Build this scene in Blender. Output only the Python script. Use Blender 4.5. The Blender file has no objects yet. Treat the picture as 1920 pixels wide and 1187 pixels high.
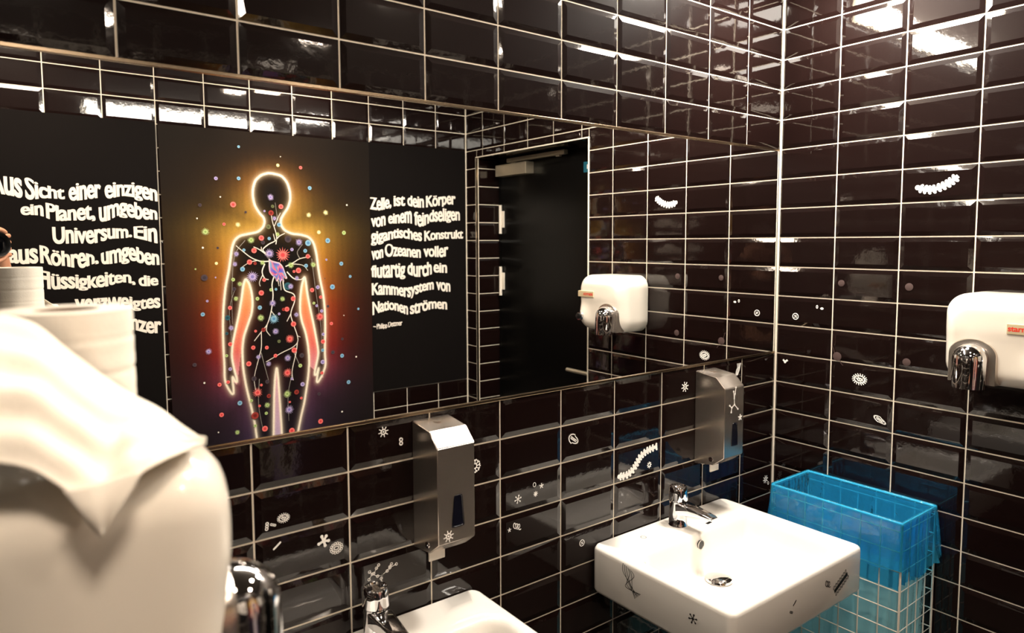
import bpy, bmesh, math, random
import numpy as np
from mathutils import Vector, Matrix
random.seed(7)
PI = math.pi
SC = bpy.context.scene
COL = SC.collection
# ------------------------------------------------------------------ camera, world, lights, exposure
ZO = 2.05                      # height of the mirror's top edge above the floor
YC = -2.025                    # back wall
CEIL = ZO + 0.62
XL = -2.262                     # short partition that carries the left hand dryer
CAMPOS = Vector((-2.24305, -1.40053, ZO - 0.32361))
CR = Vector((0.79878, -0.60162, -0.00345)); CU = Vector((0.04794, 0.05793, 0.99717)); CF = Vector((0.59971, 0.79668, -0.07512))
cd = bpy.data.cameras.new('view_camera'); co = bpy.data.objects.new('view_camera', cd); COL.objects.link(co)
m = Matrix((CR, CU, -CF)).transposed().to_4x4(); m.translation = CAMPOS
co.matrix_world = m
cd.sensor_width = 36.0; cd.lens = 1293.66 / 1920 * 36; cd.shift_y = (552.84 - 593.5) / 1920
cd.clip_start = 0.01
cd.dof.use_dof = True; cd.dof.focus_distance = 2.1; cd.dof.aperture_fstop = 4.0
SC.camera = co
w = bpy.data.worlds.new('world'); SC.world = w; w.use_nodes = True
w.node_tree.nodes['Background'].inputs[0].default_value = (1.0, 0.86, 0.7, 1); w.node_tree.nodes['Background'].inputs[1].default_value = 0.02
vs = SC.view_settings
vs.view_transform = 'Standard'; vs.look = 'None'; vs.gamma = 1.0; vs.exposure = 1.75; vs.use_curve_mapping = False
STRIP = (1.0, 0.92, 0.80); STRIP_POWER = 24.0
WARM = (1.0, 0.83, 0.66); NEUTRAL = (1.0, 0.91, 0.80)
# ceiling lamps: x, y, colour, strength, radius
LAMP_SPOTS = [(-1.02, -1.72, WARM, 60.0, .064), (-2.15, -1.5, WARM, 24.0, .15), (-1.0, -0.98, WARM, 95.0, .064), (-0.30, -0.36, NEUTRAL, 56.0, .16)]
SC.cycles.max_bounces = 12; SC.cycles.glossy_bounces = 6; SC.cycles.transparent_max_bounces = 16
SC.cycles.sample_clamp_indirect = 6.0

# ------------------------------------------------------------------ helpers
def s2l(c):
    return tuple((x / 12.92 if x <= 0.04045 else ((x + 0.055) / 1.055) ** 2.4) for x in c)
def mat(name, col, rough=0.5, metal=0.0, srgb=True, coat=0.0, spec=0.5, emit=None, estr=0.0):
    mt = bpy.data.materials.new(name); mt.use_nodes = True
    b = mt.node_tree.nodes['Principled BSDF']
    c = s2l(col) if srgb else col
    b.inputs['Base Color'].default_value = (*c, 1); b.inputs['Roughness'].default_value = rough
    b.inputs['Metallic'].default_value = metal; b.inputs['Coat Weight'].default_value = coat
    b.inputs['Coat Roughness'].default_value = 0.05; b.inputs['Specular IOR Level'].default_value = spec
    if emit: b.inputs['Emission Color'].default_value = (*emit, 1); b.inputs['Emission Strength'].default_value = estr
    return mt
def bump(mt, scale, strength, dist=0.001, detail=2.0, stretch=None):
    nt = mt.node_tree; b = nt.nodes['Principled BSDF']
    tc = nt.nodes.new('ShaderNodeTexCoord'); n = nt.nodes.new('ShaderNodeTexNoise'); bp = nt.nodes.new('ShaderNodeBump')
    n.inputs['Scale'].default_value = scale; n.inputs['Detail'].default_value = detail
    bp.inputs['Strength'].default_value = strength; bp.inputs['Distance'].default_value = dist
    src = tc.outputs['Object']
    if stretch:
        mp = nt.nodes.new('ShaderNodeMapping'); mp.inputs['Scale'].default_value = stretch
        nt.links.new(src, mp.inputs['Vector']); src = mp.outputs['Vector']
    nt.links.new(src, n.inputs['Vector']); nt.links.new(n.outputs['Fac'], bp.inputs['Height']); nt.links.new(bp.outputs['Normal'], b.inputs['Normal'])
    return n
def obj(name, verts, faces, mt=None, parent=None, smooth=False, loc=(0, 0, 0), angle=None):
    me = bpy.data.meshes.new(name); me.from_pydata([tuple(v) for v in verts], [], faces); me.update()
    o = bpy.data.objects.new(name, me); COL.objects.link(o); o.location = loc
    if mt:
        for q in (mt if isinstance(mt, (list, tuple)) else [mt]): me.materials.append(q)
    if smooth or angle:
        me.polygons.foreach_set('use_smooth', [True] * len(me.polygons))
        if angle: me.set_sharp_from_angle(angle=math.radians(angle))
    if parent: o.parent = parent
    return o
def fin(name, bm, mt=None, parent=None, smooth=False, loc=(0, 0, 0), angle=None):
    bmesh.ops.recalc_face_normals(bm, faces=bm.faces[:])
    me = bpy.data.meshes.new(name); bm.to_mesh(me); bm.free()
    o = bpy.data.objects.new(name, me); COL.objects.link(o); o.location = loc
    if mt:
        for q in (mt if isinstance(mt, (list, tuple)) else [mt]): me.materials.append(q)
    if smooth or angle:
        me.polygons.foreach_set('use_smooth', [True] * len(me.polygons))
        if angle: me.set_sharp_from_angle(angle=math.radians(angle))
    if parent: o.parent = parent
    return o
def thing(name, label, cat, loc=(0, 0, 0), rz=0.0, group=None):
    o = bpy.data.objects.new(name, None); COL.objects.link(o); o.location = loc; o.rotation_euler = (0, 0, rz)
    o.empty_display_size = 0.05
    return tag(o, label, cat, group)
def tag(o, label, cat, group=None):
    o['label'] = label; o['category'] = cat
    if group: o['group'] = group
    return o
def struct(o):
    o['kind'] = 'structure'; return o
def dup(root, loc, rz, label, group=None):
    r = root.copy(); COL.objects.link(r); r.location = loc; r.rotation_euler = (0, 0, rz); r['label'] = label
    if group: r['group'] = group
    for ch in list(root.children):
        c = ch.copy(); COL.objects.link(c); c.parent = r
        for g in list(ch.children):
            d = g.copy(); COL.objects.link(d); d.parent = c
    return r
def add_box(bm, a, b, bev=0.0, seg=2):
    r = bmesh.ops.create_cube(bm, size=1.0)
    vs_ = r['verts']
    for v in vs_:
        v.co = Vector(((a[0] + b[0]) / 2 + v.co.x * (b[0] - a[0]), (a[1] + b[1]) / 2 + v.co.y * (b[1] - a[1]), (a[2] + b[2]) / 2 + v.co.z * (b[2] - a[2])))
    if bev:
        es = list({e for v in vs_ for e in v.link_edges})
        bmesh.ops.bevel(bm, geom=es, offset=bev, segments=seg, affect='EDGES', profile=0.6)
def add_tube(bm, pts, r, n=12, cap=True, closed=False):
    pts = [Vector(p) for p in pts]; rs = r if isinstance(r, (list, tuple)) else [r] * len(pts)
    rings = []; up = None
    for i, p in enumerate(pts):
        if closed: t = pts[(i + 1) % len(pts)] - pts[i - 1]
        else: t = pts[min(i + 1, len(pts) - 1)] - pts[max(i - 1, 0)]
        t.normalize()
        if up is None:
            up = Vector((0, 0, 1)) if abs(t.z) < 0.9 else Vector((1, 0, 0))
        a = up - t * up.dot(t)
        if a.length < 1e-6: a = t.orthogonal()
        a.normalize(); up = a; b = t.cross(a)
        rings.append([bm.verts.new(p + (a * math.cos(2 * PI * k / n) + b * math.sin(2 * PI * k / n)) * rs[i]) for k in range(n)])
    m_ = len(rings)
    for i in range(m_ if closed else m_ - 1):
        A, B = rings[i], rings[(i + 1) % m_]
        for k in range(n): bm.faces.new((A[k], A[(k + 1) % n], B[(k + 1) % n], B[k]))
    if cap and not closed:
        bm.faces.new(rings[0][::-1]); bm.faces.new(rings[-1])
def add_rings(bm, rings, close_first=False, close_last=False):
    R_ = [[bm.verts.new(p) for p in ring] for ring in rings]; n = len(R_[0])
    for A, B in zip(R_, R_[1:]):
        for k in range(n): bm.faces.new((A[k], A[(k + 1) % n], B[(k + 1) % n], B[k]))
    if close_first: bm.faces.new(R_[0][::-1])
    if close_last: bm.faces.new(R_[-1])
def lathe(bm, prof, n=32, c=(0, 0, 0)):
    add_rings(bm, [[(c[0] + r * math.cos(2 * PI * k / n), c[1] + r * math.sin(2 * PI * k / n), c[2] + z) for k in range(n)] for r, z in prof], True, True)
def rrect(x0, x1, z0, z1, r, nc=8, ne=6):
    """rounded rectangle outline with a constant point count"""
    P = []
    cs = [(x1 - r, z1 - r, 0), (x0 + r, z1 - r, PI / 2), (x0 + r, z0 + r, PI), (x1 - r, z0 + r, 3 * PI / 2)]
    for i, (cx, cz, a0) in enumerate(cs):
        arc = [(cx + r * math.cos(a0 + PI / 2 * k / nc), cz + r * math.sin(a0 + PI / 2 * k / nc)) for k in range(nc + 1)]
        P += arc
        nx = cs[(i + 1) % 4]; q = (nx[0] + r * math.cos(nx[2]), nx[1] + r * math.sin(nx[2]))
        for k in range(1, ne): t = k / ne; P.append((arc[-1][0] * (1 - t) + q[0] * t, arc[-1][1] * (1 - t) + q[1] * t))
    return P

# ------------------------------------------------------------------ materials
M_tile = mat('black_brown_glazed_tile', (0.0048, 0.0020, 0.0017), 0.045, srgb=False)
nz = bump(M_tile, 46.0, 0.15, 0.0009, 3.0)
_nt = M_tile.node_tree; _p = _nt.nodes['Principled BSDF']; _o = _nt.nodes['Material Output']       # thin dusty haze over the glaze
_d = _nt.nodes.new('ShaderNodeBsdfPrincipled'); _d.inputs['Base Color'].default_value = (0.024, 0.009, 0.0075, 1); _d.inputs['Roughness'].default_value = 0.42
_mx = _nt.nodes.new('ShaderNodeMixShader'); _mx.inputs[0].default_value = 0.085
_nt.links.new(_p.outputs[0], _mx.inputs[1]); _nt.links.new(_d.outputs[0], _mx.inputs[2]); _nt.links.new(_mx.outputs[0], _o.inputs[0])
M_grout = mat('white_grout', (0.90, 0.86, 0.79), 0.85); bump(M_grout, 300, 0.3, 0.0006)
M_mirror = mat('mirror_silver', (0.90, 0.90, 0.89), 0.0, 1.0, srgb=False)
M_profile = mat('satin_metal_profile', (0.72, 0.64, 0.54), 0.22, 1.0)
M_chrome = mat('chrome', (0.93, 0.93, 0.94), 0.04, 1.0)
M_steel = mat('brushed_steel', (0.84, 0.80, 0.76), 0.27, 0.95)
M_steel.node_tree.nodes['Principled BSDF'].inputs['Anisotropic'].default_value = 0.6
bump(M_steel, 60, 0.08, 0.0004, 4.0, (1.0, 1.0, 0.03))
M_ceramic = mat('white_glazed_ceramic', (0.93, 0.915, 0.89), 0.12, coat=0.5)
M_enamel = mat('cream_white_enamel', (0.93, 0.90, 0.85), 0.22, coat=0.4)
M_blackpl = mat('black_plastic', (0.03, 0.03, 0.035), 0.35)
M_window = mat('dark_blue_window', (0.05, 0.055, 0.10), 0.15)
M_paper = mat('white_tissue_paper', (0.95, 0.92, 0.87), 0.9)
nzp = bump(M_paper, 260, 0.35, 0.0008, 2.0)
M_core = mat('brown_cardboard', (0.45, 0.33, 0.22), 0.9)
M_wire = mat('white_coated_wire', (0.95, 0.92, 0.87), 0.35)
M_sticker = mat('white_vinyl', (0.96, 0.95, 0.93), 0.5)
M_ink = mat('black_vinyl', (0.02, 0.02, 0.02), 0.4)
M_banner = mat('black_banner_cloth', (0.055, 0.040, 0.036), 0.8, spec=0.1); bump(M_banner, 500, 0.15, 0.0005)
M_letter = mat('white_banner_lettering', (0.97, 0.93, 0.88), 0.75)
M_plug = mat('brown_plug', (0.27, 0.20, 0.19), 0.6)
M_door = mat('black_door_laminate', (0.022, 0.02, 0.018), 0.3, spec=0.25)
M_alu = mat('silver_grey_metal', (0.72, 0.68, 0.60), 0.4, 0.7)
M_floor = mat('dark_grey_floor_tile', (0.22, 0.20, 0.18), 0.5); bump(M_floor, 30, 0.2)
M_ceil = mat('dark_painted_ceiling', (0.32, 0.29, 0.26), 0.9)
M_white_pl = mat('milky_white_plastic', (0.88, 0.85, 0.80), 0.35)
M_badge = mat('champagne_badge', (0.80, 0.74, 0.60), 0.4, 0.2)
M_red = mat('red_print', (0.85, 0.18, 0.10), 0.5)
M_teal = mat('teal_sign', (0.05, 0.42, 0.52), 0.5)
def color_mat(name, rough=0.7):
    mt = mat(name, (1, 1, 1), rough, spec=0.1); nt = mt.node_tree
    a = nt.nodes.new('ShaderNodeVertexColor'); a.layer_name = 'ink'
    nt.links.new(a.outputs['Color'], nt.nodes['Principled BSDF'].inputs['Base Color']); return mt
M_print = color_mat('banner_print')
def film(name, col, alpha, dens):
    mt = bpy.data.materials.new(name); mt.use_nodes = True; nt = mt.node_tree; nt.nodes.clear()
    out = nt.nodes.new('ShaderNodeOutputMaterial'); mix = nt.nodes.new('ShaderNodeMixShader'); mix2 = nt.nodes.new('ShaderNodeMixShader'); mix3 = nt.nodes.new('ShaderNodeMixShader')
    tr = nt.nodes.new('ShaderNodeBsdfTransparent'); tr.inputs[0].default_value = (*s2l(dens), 1)
    df = nt.nodes.new('ShaderNodeBsdfDiffuse'); df.inputs[0].default_value = (*s2l(col), 1)
    tl = nt.nodes.new('ShaderNodeBsdfTranslucent'); tl.inputs[0].default_value = (*s2l(col), 1)
    gl = nt.nodes.new('ShaderNodeBsdfGlossy'); gl.inputs['Roughness'].default_value = 0.07
    fr = nt.nodes.new('ShaderNodeFresnel'); fr.inputs['IOR'].default_value = 1.5
    tc = nt.nodes.new('ShaderNodeTexCoord'); n = nt.nodes.new('ShaderNodeTexNoise'); n.inputs['Scale'].default_value = 34; n.inputs['Detail'].default_value = 3
    bp = nt.nodes.new('ShaderNodeBump'); bp.inputs['Strength'].default_value = 0.9; bp.inputs['Distance'].default_value = 0.006
    L_ = nt.links.new
    L_(tc.outputs['Object'], n.inputs['Vector']); L_(n.outputs['Fac'], bp.inputs['Height'])
    L_(bp.outputs['Normal'], gl.inputs['Normal']); L_(bp.outputs['Normal'], fr.inputs['Normal'])
    mix.inputs[0].default_value = 0.35; L_(df.outputs[0], mix.inputs[1]); L_(tl.outputs[0], mix.inputs[2])
    mix2.inputs[0].default_value = alpha; L_(tr.outputs[0], mix2.inputs[1]); L_(mix.outputs[0], mix2.inputs[2])
    L_(fr.outputs[0], mix3.inputs[0]); L_(mix2.outputs[0], mix3.inputs[1]); L_(gl.outputs[0], mix3.inputs[2])
    L_(mix3.outputs[0], out.inputs[0]); return mt
M_film = film('blue_plastic_film', (0.22, 0.76, 1.0), 0.42, (0.45, 0.85, 1.0))
M_film_thin = film('thin_blue_plastic_film', (0.28, 0.82, 1.0), 0.26, (0.45, 0.84, 1.0))
M_film_pale = film('pale_blue_plastic_film', (0.66, 0.90, 0.94), 0.78, (0.6, 0.88, 0.95))
M_lamp = mat('lamp_diffuser', (1, 1, 1), 0.5, emit=STRIP, estr=STRIP_POWER)
# ------------------------------------------------------------------ measured data (metres on the wall planes)
TEXT=[([('Aus',-2.241,-2.1328),('Sicht',-2.1222,-1.9904),('einer',-1.9745,-1.8594),('einzigen',-1.844,-1.6431)],[(-2.2377,1.9999,1.9261),(-2.1868,1.9979,1.9244),(-2.1445,1.9938,1.9129),(-2.1075,1.9757,1.9047),(-2.0626,1.9599,1.9151),(-2.0174,1.9504,1.9136),(-1.9912,1.9495,1.9125),(-1.965,1.9644,1.9068),(-1.9347,1.9716,1.9086),(-1.9003,1.978,1.9177),(-1.8621,1.9806,1.923),(-1.8307,1.9784,1.9193),(-1.7912,1.9831,1.9316),(-1.7622,1.9837,1.936),(-1.7225,1.9847,1.926),(-1.6892,1.9789,1.923),(-1.6445,1.9642,1.9133)]),([('ein',-2.1406,-2.0664),('Planet,',-2.0561,-1.8849),('umgeben',-1.8693,-1.6466)],[(-2.14,1.8791,1.8432),(-2.1039,1.8809,1.8459),(-2.0675,1.8889,1.8428),(-2.0535,1.8836,1.8315),(-2.0345,1.8803,1.8241),(-2.0084,1.8713,1.8214),(-1.9885,1.8679,1.8249),(-1.9551,1.8746,1.8254),(-1.9247,1.8822,1.8259),(-1.897,1.8841,1.8324),(-1.8664,1.883,1.8205),(-1.8346,1.8919,1.8254),(-1.8053,1.9017,1.8482),(-1.7818,1.9085,1.8527),(-1.7442,1.8987,1.8404),(-1.7224,1.8932,1.8334),(-1.6927,1.887,1.8339),(-1.6475,1.8723,1.8338)]),([('Universum.',-2.0382,-1.75),('Ein',-1.7409,-1.6504)],[(-2.0387,1.7853,1.729),(-2.0126,1.7836,1.7278),(-1.9894,1.7877,1.7288),(-1.9592,1.786,1.7307),(-1.9322,1.7803,1.7298),(-1.898,1.7885,1.7285),(-1.87,1.792,1.7345),(-1.8342,1.7959,1.7494),(-1.8057,1.7954,1.7506),(-1.7768,1.7936,1.7519),(-1.7492,1.7918,1.7589),(-1.7367,1.7953,1.7507),(-1.7183,1.7942,1.7486),(-1.6888,1.7945,1.7403),(-1.6515,1.799,1.7276)]),([('aus',-2.1906,-2.0927),('Röhren,',-2.0845,-1.8808),('umgeben',-1.8689,-1.6467)],[(-2.1902,1.7065,1.6553),(-2.1418,1.7082,1.6457),(-2.1078,1.7123,1.6493),(-2.068,1.7076,1.6496),(-2.0374,1.6919,1.6357),(-2.0038,1.6871,1.6383),(-1.9666,1.6844,1.6262),(-1.9321,1.6952,1.6254),(-1.9042,1.6814,1.6428),(-1.8804,1.6765,1.6492),(-1.869,1.6923,1.6398),(-1.828,1.6999,1.6412),(-1.7901,1.7123,1.6497),(-1.7529,1.7156,1.656),(-1.7303,1.6978,1.6462),(-1.6971,1.6904,1.6337),(-1.6479,1.6804,1.6326)]),([('Flüssigkeiten,',-2.096,-1.745),('die',-1.7304,-1.6538)],[(-2.0909,1.6095,1.545),(-2.0637,1.6021,1.5427),(-2.0343,1.5924,1.5392),(-1.9893,1.5932,1.5417),(-1.957,1.5899,1.5404),(-1.9377,1.5848,1.5395),(-1.9184,1.5819,1.5387),(-1.8928,1.5901,1.5422),(-1.8571,1.5982,1.543),(-1.8204,1.5948,1.5554),(-1.7917,1.5939,1.5613),(-1.7712,1.5956,1.5582),(-1.7302,1.5802,1.5425),(-1.6987,1.5792,1.5389),(-1.6665,1.5758,1.5424)]),([('verzweigtes',-1.9725,-1.6492)],[(-1.9732,1.4981,1.4305),(-1.9367,1.4962,1.4281),(-1.8778,1.4978,1.4288),(-1.8274,1.4999,1.4349),(-1.7819,1.4954,1.4462),(-1.7385,1.4766,1.4388),(-1.7089,1.4798,1.4394),(-1.6854,1.4881,1.4404),(-1.653,1.4865,1.4409)]),([('ganzer',-1.8309,-1.6484)],[(-1.8305,1.4024,1.3581),(-1.7794,1.3988,1.3541),(-1.7484,1.399,1.3469),(-1.7109,1.3821,1.332),(-1.6897,1.383,1.3279),(-1.6486,1.3801,1.3269)]),([('Zelle,',-0.6182,-0.4934),('ist',-0.4777,-0.409),('dein',-0.3928,-0.2906),('Körper',-0.2755,-0.0806)],[(-0.6147,1.9599,1.908),(-0.5653,1.956,1.9002),(-0.5187,1.9632,1.9126),(-0.4776,1.9752,1.9278),(-0.4089,1.9798,1.9312),(-0.387,1.9785,1.9333),(-0.3422,1.9765,1.9238),(-0.2907,1.9747,1.9237),(-0.2671,1.9807,1.928),(-0.2247,1.9844,1.9329),(-0.1729,1.9914,1.9418),(-0.1292,1.999,1.9483),(-0.0805,1.9971,1.9468)]),([('von',-0.614,-0.5295),('einem',-0.5124,-0.3683),('feindseligen',-0.3519,-0.0521)],[(-0.6127,1.8595,1.8178),(-0.5747,1.8651,1.8113),(-0.532,1.8772,1.8223),(-0.5084,1.8755,1.8332),(-0.4571,1.8816,1.8339),(-0.4089,1.8991,1.8381),(-0.3683,1.9073,1.8351),(-0.3478,1.8861,1.8281),(-0.3108,1.8832,1.814),(-0.2685,1.8878,1.8328),(-0.2429,1.8994,1.8479),(-0.1915,1.908,1.8472),(-0.1391,1.913,1.8532),(-0.0519,1.9076,1.8569)]),([('gigantisches',-0.6165,-0.306),('Konstrukt',-0.2893,-0.0305)],[(-0.6146,1.783,1.7238),(-0.5764,1.7797,1.725),(-0.5219,1.7871,1.7411),(-0.4585,1.7982,1.7554),(-0.4022,1.7987,1.7519),(-0.3451,1.7883,1.741),(-0.3061,1.7849,1.7359),(-0.2868,1.785,1.7358),(-0.2273,1.7853,1.7446),(-0.1579,1.788,1.7506),(-0.0872,1.7915,1.7506),(-0.0304,1.7918,1.7522)]),([('von',-0.6146,-0.547),('Ozeanen',-0.5353,-0.315),('voller',-0.2966,-0.1329)],[(-0.6149,1.6854,1.6364),(-0.5781,1.6885,1.6393),(-0.547,1.6953,1.6494),(-0.5314,1.7093,1.6513),(-0.4921,1.7091,1.6535),(-0.4282,1.7015,1.6547),(-0.3631,1.6938,1.6465),(-0.3151,1.6898,1.6421),(-0.2923,1.6969,1.6491),(-0.2286,1.6964,1.6482),(-0.1768,1.6998,1.6436),(-0.1328,1.707,1.6543)]),([('flutartig',-0.6181,-0.4138),('durch',-0.3992,-0.2447),('ein',-0.2318,-0.143)],[(-0.6183,1.5944,1.5454),(-0.5724,1.5968,1.5389),(-0.51,1.6096,1.5383),(-0.4624,1.605,1.5381),(-0.414,1.6003,1.5387),(-0.3974,1.6072,1.5549),(-0.3484,1.5988,1.5366),(-0.2982,1.6013,1.535),(-0.2446,1.6076,1.5481),(-0.2299,1.6073,1.5588),(-0.1866,1.6026,1.5561),(-0.1429,1.6016,1.5526)]),([('Kammersystem',-0.6163,-0.2332),('von',-0.216,-0.1222)],[(-0.6157,1.4995,1.4467),(-0.5665,1.5011,1.4465),(-0.5118,1.4954,1.4438),(-0.4561,1.4845,1.439),(-0.3996,1.48,1.4216),(-0.3499,1.4889,1.4375),(-0.2994,1.498,1.4558),(-0.2329,1.5067,1.4619),(-0.214,1.506,1.461),(-0.1618,1.5003,1.4452),(-0.122,1.4912,1.4434)]),([('Nationen',-0.6145,-0.401),('strömen',-0.387,-0.1457)],[(-0.6134,1.3971,1.337),(-0.5683,1.4017,1.3518),(-0.5133,1.4037,1.3628),(-0.4657,1.396,1.3526),(-0.4013,1.3742,1.3244),(-0.3848,1.3769,1.3292),(-0.3433,1.3856,1.3302),(-0.2927,1.3939,1.3418),(-0.2327,1.3944,1.3531),(-0.1455,1.3859,1.3403)]),([('~',-0.6124,-0.597),('Philipp',-0.5916,-0.5293),('Dettmer',-0.523,-0.4374)],[(-0.6125,1.2837,1.2674),(-0.5857,1.2852,1.2603),(-0.5309,1.2848,1.2632),(-0.5151,1.2908,1.267),(-0.4752,1.2916,1.2698),(-0.4372,1.2925,1.2706)])]
BODY=[(-1.136,2.0683),(-1.0879,2.0597),(-1.0604,2.028),(-1.0474,1.9812),(-1.0472,1.9427),(-1.06,1.9037),(-1.083,1.871),(-1.0979,1.8451),(-1.0974,1.817),(-1.0801,1.7915),(-1.044,1.7749),(-0.9978,1.7712),(-0.9578,1.7596),(-0.9341,1.7319),(-0.9205,1.6761),(-0.9139,1.6093),(-0.9046,1.5422),(-0.8897,1.4677),(-0.8822,1.3794),(-0.8835,1.2709),(-0.889,1.1623),(-0.885,1.0962),(-0.9045,1.0478),(-0.9292,1.0112),(-0.9373,1.0176),(-0.9215,1.0948),(-0.9365,1.0502),(-0.9489,1.0544),(-0.9288,1.1323),(-0.9224,1.1656),(-0.9269,1.2067),(-0.9424,1.3026),(-0.9581,1.3841),(-0.9724,1.4649),(-0.9811,1.5449),(-0.986,1.5609),(-1.0006,1.5191),(-1.0104,1.4535),(-1.0135,1.3876),(-1.0056,1.3339),(-0.9881,1.2793),(-0.9763,1.2113),(-0.9716,1.1301),(-0.9792,1.0499),(-0.9936,0.9706),(-1.0032,0.9178),(-1.0212,0.8528),(-1.0335,0.8006),(-1.0428,0.7548),(-1.0594,0.6425),(-1.0734,0.5231),(-1.1185,0.5327),(-1.1216,0.6545),(-1.1221,0.7751),(-1.125,0.8555),(-1.1294,0.9755),(-1.1332,1.0684),(-1.1382,1.1189),(-1.1474,1.07),(-1.1552,0.979),(-1.16,0.861),(-1.1639,0.7717),(-1.1696,0.6638),(-1.177,0.5452),(-1.2191,0.5543),(-1.2282,0.675),(-1.2455,0.7701),(-1.251,0.8363),(-1.2668,0.9296),(-1.2882,1.0357),(-1.3,1.1266),(-1.3009,1.2158),(-1.2928,1.2785),(-1.2701,1.3401),(-1.2513,1.3896),(-1.2448,1.44),(-1.2481,1.4909),(-1.2578,1.5355),(-1.2741,1.5613),(-1.286,1.5303),(-1.2953,1.468),(-1.3097,1.3934),(-1.3278,1.3192),(-1.3458,1.2453),(-1.3512,1.1891),(-1.3423,1.1314),(-1.3275,1.0662),(-1.336,1.0634),(-1.3529,1.0997),(-1.3462,1.0114),(-1.356,1.0064),(-1.3785,1.0473),(-1.3891,1.0864),(-1.387,1.149),(-1.3888,1.2367),(-1.3878,1.3363),(-1.381,1.4352),(-1.3672,1.5335),(-1.351,1.5948),(-1.3407,1.6564),(-1.3331,1.7057),(-1.32,1.7427),(-1.2954,1.765),(-1.2528,1.7739),(-1.2095,1.7829),(-1.184,1.8058),(-1.1757,1.8312),(-1.18,1.8538),(-1.2005,1.8748),(-1.2216,1.9117),(-1.2288,1.9551),(-1.2264,1.9925),(-1.2142,2.0304),(-1.1863,2.0567),(-1.1574,2.0671)]
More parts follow.
